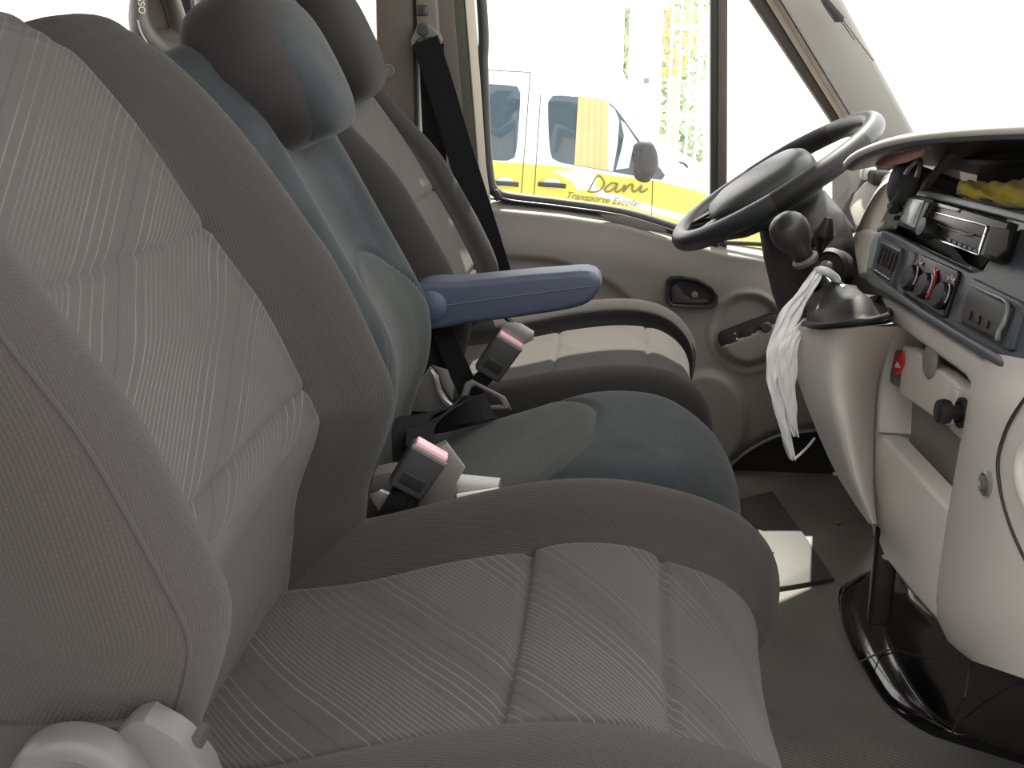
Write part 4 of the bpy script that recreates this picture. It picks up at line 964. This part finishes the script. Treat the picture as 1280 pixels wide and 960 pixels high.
tube('knot', [aY(x, y, Y) for x, y, Y in ((1024, 338, 1.50), (1034, 340, 1.49), (1044, 348, 1.50), (1046, 356, 1.53), (1034, 352, 1.57), (1022, 342, 1.56))], .006, 'white', bag, 8, 40, True)
tube('string', [aY(x, y, Y) for x, y, Y in ((993, 574, 1.45), (1002, 566, 1.46), (1011, 557, 1.50), (1018, 548, 1.53))], .0018, 'white', bag, 6)

# ------------------------------------------------------------------ vinyl covered base below the console
ev = thing('engine_cover', 'glossy black vinyl cover with stitched flange below the console', 'cover', (.5, 1.3, 0))
outr = [(1180, 560), (1110, 690), (1072, 724), (1052, 736), (1048, 752), (1053, 780), (1066, 812), (1085, 846), (1105, 876), (1132, 900), (1168, 920), (1230, 940), (1330, 972), (1480, 1020)]
crs = [(1180, 570), (1118, 690), (1092, 722), (1092, 735), (1095, 752), (1104, 780), (1116, 812), (1130, 842), (1146, 868), (1162, 888), (1185, 908), (1240, 930), (1335, 962), (1480, 1008)]
tops = [(1190, 560), (1110, 660), (1094, 668), (1097, 675), (1103, 685), (1116, 705), (1132, 726), (1150, 748), (1168, 768), (1190, 780), (1215, 790), (1262, 805), (1340, 830), (1480, 870)]
O_, Cr_, Tp_ = cr([aZ(*p, .003) for p in outr], 70), cr([aZ(*p, .022) for p in crs], 70), cr([cp(*p, -.05) for p in tops], 70)
rows = [[a, a+Z_*.006, a.lerp(b_, .25)+Z_*.006, a.lerp(b_, .6)+Z_*.007, b_.lerp(a, .08), b_, b_.lerp(c_, .06), b_.lerp(c_, .3), b_.lerp(c_, .65), c_, c_+Vector((.05, 0, .03))] for a, b_, c_ in zip(O_, Cr_, Tp_)]
grid('cover_skin', rows, 'vinyl', ev)
tube('flange_seam', [p+Vector((-.001, 0, .002)) for p in Cr_], .0016, 'blackm', ev, 6, 120)
tube('flange_stitch', [aZ(x, y, .024) for x, y in ((1073, 828), (1095, 818), (1118, 810))], .0012, 'metal', ev, 6)
tube('wall_seam', [aZ(1192, 918, .03)+Vector((-.002, 0, 0)), aP(1206, 870, G2, K2-.03, 0), cp(1216, 810, -.048)], .0015, 'blackm', ev, 6)
rbox('cover_post', aP(1104, 720, G2, K2+.012, 0), (.03, .02, .14), .006, 'black', ev)
# floor mat with its moulded patch
mt2 = thing('floor_mat', 'dark smooth rubber mat lying on the ribbed floor before the middle seat', 'mat', aZ(985, 670, 0))
mo = [(906, 628), (966, 613), (1000, 660), (1043, 722), (990, 731), (932, 740), (915, 700)]
prism('mat_sheet', [aZ(x, y, .008) for x, y in mo], Z_, .008, 'mat', mt2, .003)
ring('patch_border', [aZ(x, y, .010) for x, y in ((914, 658), (946, 654), (968, 690), (936, 696))], [aZ(x, y, .010) for x, y in ((917, 660), (944, 657), (964, 688), (937, 693))], Z_, .003, 'rub' if False else 'seal', mt2)
for (x, y) in ((1041, 590), (1043, 592)): pass
o = prism('paper_scrap', [aZ(x, y, .004) for x, y in ((1041, 590), (1047, 590), (1048, 593), (1042, 593))], Z_, .003, 'white'); tag(o, 'tiny white paper scrap on the floor near the console', 'scrap')
o = prism('dry_leaf', [aZ(x, y, .004) for x, y in ((1040, 653), (1046, 650), (1053, 650), (1052, 653), (1046, 655))], Z_, .003, 'grass'); tag(o, 'small pale dry leaf on the sunlit floor', 'leaf')

# ------------------------------------------------------------------ outside: school van, gate post, railings, trees, ground
GZ = -1.05
struct(box('ground', (-40, -30, GZ-.2), (60, 60, GZ), 'asphalt'))
VY = 7.0
van = thing('school_van', 'white and yellow school van with orange curtain parked alongside', 'van', (-.2, VY, GZ))
def vq(x, y, off=0): return aY(x, y, VY-off)
def vpoly(name, px, off, th, mat, par=van, bev=0, label=None): return prism(name, [vq(x, y, off) for x, y in px], -Y_, th, mat, par, bev, label=label)
rows = []
vb = [(-420, -10), (480, -52), (600, -55), (680, -52), (730, 10), (775, 90), (800, 140), (830, 188), (858, 218), (900, 240), (960, 262), (1010, 285), (1025, 330), (1028, 420), (1010, 470), (-420, 470)]
prism('body_side', [vq(x, y) for x, y in vb], -Y_, 1.9, 'vanwhite', van, .06, 4)
vpoly('yellow_side', ((-400, 190), (606, 201), (690, 207), (760, 219), (812, 225), (870, 238), (930, 262), (1005, 300), (1015, 360), (1000, 440), (-400, 440)), .004, .003, 'vanyellow')
vpoly('white_swoosh', ((700, 214), (735, 212), (748, 222), (742, 236), (722, 238), (716, 228)), .006, .002, 'vanwhite', bev=0)
vpoly('swoosh_band', ((690, 213), (702, 213), (760, 240), (830, 262), (900, 280), (900, 286), (820, 268), (750, 246)), .0055, .002, 'vanwhite')
def rr(pts, n=36): return [tuple(v) for v in cr([(x, y, 0) for x, y in pts], n, True)[:n]]
def vwin(name, pts, mat, par=van, off=.008, th=.006, label=None): return prism(name, [vq(v[0], v[1], off) for v in rr(pts)], -Y_, th, mat, par, .002, label=label)
vwin('side_window', ((560, 104), (600, 104.5), (640, 107), (648.5, 110), (650.5, 118), (648, 160), (645, 190), (641, 199), (630, 201), (600, 199), (560, 196)), 'vanglass')
fw_ = vwin('front_window', ((685, 128), (688, 121), (697, 119), (720, 121), (745, 123), (760, 127), (771, 137), (795, 170), (818, 201), (833, 223), (822, 224.5), (800, 221), (760, 214), (720, 207), (696, 202), (689, 195), (686, 170)), 'vanglass')
vpoly('curtain', ((723, 120), (748, 123), (762, 128), (760, 150), (762, 190), (760, 213), (718, 206), (720, 170)), .013, .004, 'curtain', fw_, label='orange curtain in the front window')
vpoly('pale_curtain', ((760, 130), (768, 136), (774, 150), (772, 180), (766, 214), (760, 213)), .014, .004, 'wall', fw_)
for i in range(4): vpoly('curtain_fold', ((728+i*8, 122+i*.8), (729+i*8, 122+i*.8), (727+i*8, 208+i), (726+i*8, 208+i)), .016, .003, 'curtain', fw_)
vpoly('wind_deflector', ((776, 150), (782, 155), (797, 178), (792, 182), (786, 210), (770, 212), (776, 190), (780, 170)), .014, .003, 'screen', fw_)
vpoly('window_bar', ((793, 180), (796, 180), (795, 221), (792, 221)), .014, .004, 'line', fw_)
for pts in (((606, 87), (663, 90), (663, 91), (606, 88)), ((662.5, 90), (663.5, 90), (652, 243), (651, 243)), ((675.5, 116), (676.5, 116), (668, 243), (667, 243)), ((815.5, 226), (816.5, 226), (814, 300), (813, 300))): vpoly('panel_gap', pts, .0065, .003, 'line')
for x, y in ((631, 229), (690, 231)):
    vpoly('handle_cup', [(x+11*cos(a*pi/8), y-2+6*sin(a*pi/8)) for a in range(16)], .007, .003, 'screen')
    tube('door_handle', [vq(x-17, y-1, .03), vq(x-8, y, .04), vq(x+8, y+1, .04), vq(x+17, y+2, .03)], .014, 'blackm', van, 10)
tube('mirror', [vq(795, 190, .10), vq(800, 186, .16), vq(808, 185, .18), vq(810, 200, .18), vq(803, 222, .12)], [.02, .05, .06, .07, .05], 'blackm', van, 14)
rbox('mirror_housing', vq(803, 203, .16), (.10, .10, .17), .035, 'blackm', van)
tube('wiper', [vq(836, 211, -.4), vq(846, 203, -.5), vq(857, 206, -.6), vq(862, 216, -.6), vq(880, 228, -.6)], .010, 'black', van, 8)
vpoly('side_lamp', [(839+5*cos(a*pi/6), 268+2*sin(a*pi/6)) for a in range(12)], .007, .003, 'screen')
for i in range(3): vpoly('grille_slot', ((861, 264+i*4), (876, 266+i*4), (876, 267.3+i*4), (861, 265.3+i*4)), .007, .003, 'line')
for xx in (-300, 400, 905):
    lathe('wheel', [(.02, 0), (.26, 0), (.33, .03), (.34, .10), (.30, .2), (.0, .2)], Vector((vq(xx, 420).x, VY+.08, GZ+.34)), -Y_, 'blackm', van, 28)
dani = [[(735, 240), (746, 221), (752, 222), (755, 230), (748, 239), (737, 240)], [(772, 230), (765, 229), (758, 234), (756, 239), (761, 240), (768, 235), (772, 230), (769, 238), (772, 240), (778, 236)],
 [(778, 236), (781, 231), (779, 240), (786, 232), (791, 231), (790, 237), (792, 240), (798, 237)], [(798, 237), (802, 232), (800, 239), (804, 240), (810, 236)], [(804, 226.5), (805, 226)]]
nm = None
for st_ in dani:
    tb_ = tube('letter' if nm else 'lettering', [vq(x, y, .009) for x, y in st_], .0055, 'ink', nm or van, 5)
    if nm is None: nm = tb_; nm['label'] = 'brown script name on the door'
text('lettering', 'Transporte Escolar', vq(753, 249.5, .009), vq(792, 253.5)-vq(716, 244.5), -Y_, .060, 'ink', van, .001, .45, label='small brown script line under the name')
# gate post and railing
gpst = thing('gate_post', 'pale rendered gate post beside the white railing', 'post', (aY(805, 100, 11).x, 11, GZ))
a, b_ = aY(785, 100, 11).x, aY(826, 100, 11).x
box('shaft', (a, 10.95, GZ), (b_, 11.3, 1.25), 'wall', gpst, .02); box('cap', (a-.05, 10.9, 1.25), (b_+.05, 11.35, 1.36), 'wall', gpst, .02)
rbox('box', aY(808, 101, 10.94), (.05, .03, .05), .01, 'handle', gpst)
ra = thing('railing', 'white steel railing of upright bars behind the school van', 'railing', (.8, 11.1, GZ))
x0, x1 = b_+.09, aY(900, 100, 11).x; n = 0; bar = None
while x0+n*.088 < x1:
    x = x0+n*.088
    if bar is None: bar = rbox('bar', (x, 11.1, .35), (.022, .022, 2.8), .004, 'vanwhite', ra, seg=1)
    else:
        c = bar.copy(); COL.objects.link(c); c.parent = ra; c.location = bar.location+Vector((n*.088, 0, 0))
    n += 1
for zz in (1.06, .25, -.24, -.95): box('rail', (x0, 11.075, zz), (x1, 11.125, zz+.05), 'vanwhite', ra, .005)
gw = box('garden_wall', (-9, 11.0, GZ), (a-.05, 11.3, 1.9), 'wall'); tag(gw, 'bright pale wall behind the school van up to the gate post', 'wall'); gw['kind'] = 'structure'
o = box('lawn', (b_, 11.3, GZ), (aY(900, 100, 11).x, 30, GZ+.06), 'grass'); struct(o)
def tree(name, label, c, h, R, n, mat, group=None):
    t = thing(name, label, 'tree', (c[0], c[1], GZ), group)
    tube('trunk', [Vector((c[0], c[1], GZ)), Vector((c[0]+.1, c[1], GZ+h*.4)), Vector((c[0]-.05, c[1], GZ+h*.75))], [.10, .08, .03], 'bark', t, 10)
    vs, fs = [], []
    for i in range(n):
        while True:
            p = Vector((random.uniform(-1, 1), random.uniform(-1, 1), random.uniform(-1, 1)))
            if p.length < 1 and random.random() < .35+.65*p.length: break
        q = Vector((c[0]+p.x*R[0], c[1]+p.y*R[1], GZ+h*.62+p.z*R[2])); s_ = random.uniform(.04, .10)
        u = Vector((random.gauss(0, 1), random.gauss(0, 1), random.gauss(0, 1))).normalized(); v = u.orthogonal().normalized()
        k = len(vs); vs += [q-u*s_, q+v*s_*.45, q+u*s_, q-v*s_*.45]; fs += [(k, k+1, k+2, k+3)]
    o = mesh('foliage', vs, fs, mat, t, False, fix=False); o['kind'] = 'stuff'; return t
cx = aY(850, 100, 13).x
tree('garden_tree', 'loose green tree behind the railing', (cx-.05, 15.2), 3.2, (.5, .45, 1.5), 900, 'leafg')
tree('garden_shrub', 'low green shrub at the foot of the railing', (cx-.05, 13.3), 1.2, (.4, .35, .6), 400, 'leafg')
tree('flowering_shrub', 'yellow flowering shrub between gate post and bars', (cx-.2, 12.1), 3.3, (.35, .22, .45), 160, 'leafy')
tree('wall_creeper', 'slim green creeper beside the gate post', (aY(781, 60, 11.6).x, 11.7), 3.2, (.12, .1, 1.1), 260, 'leafg')
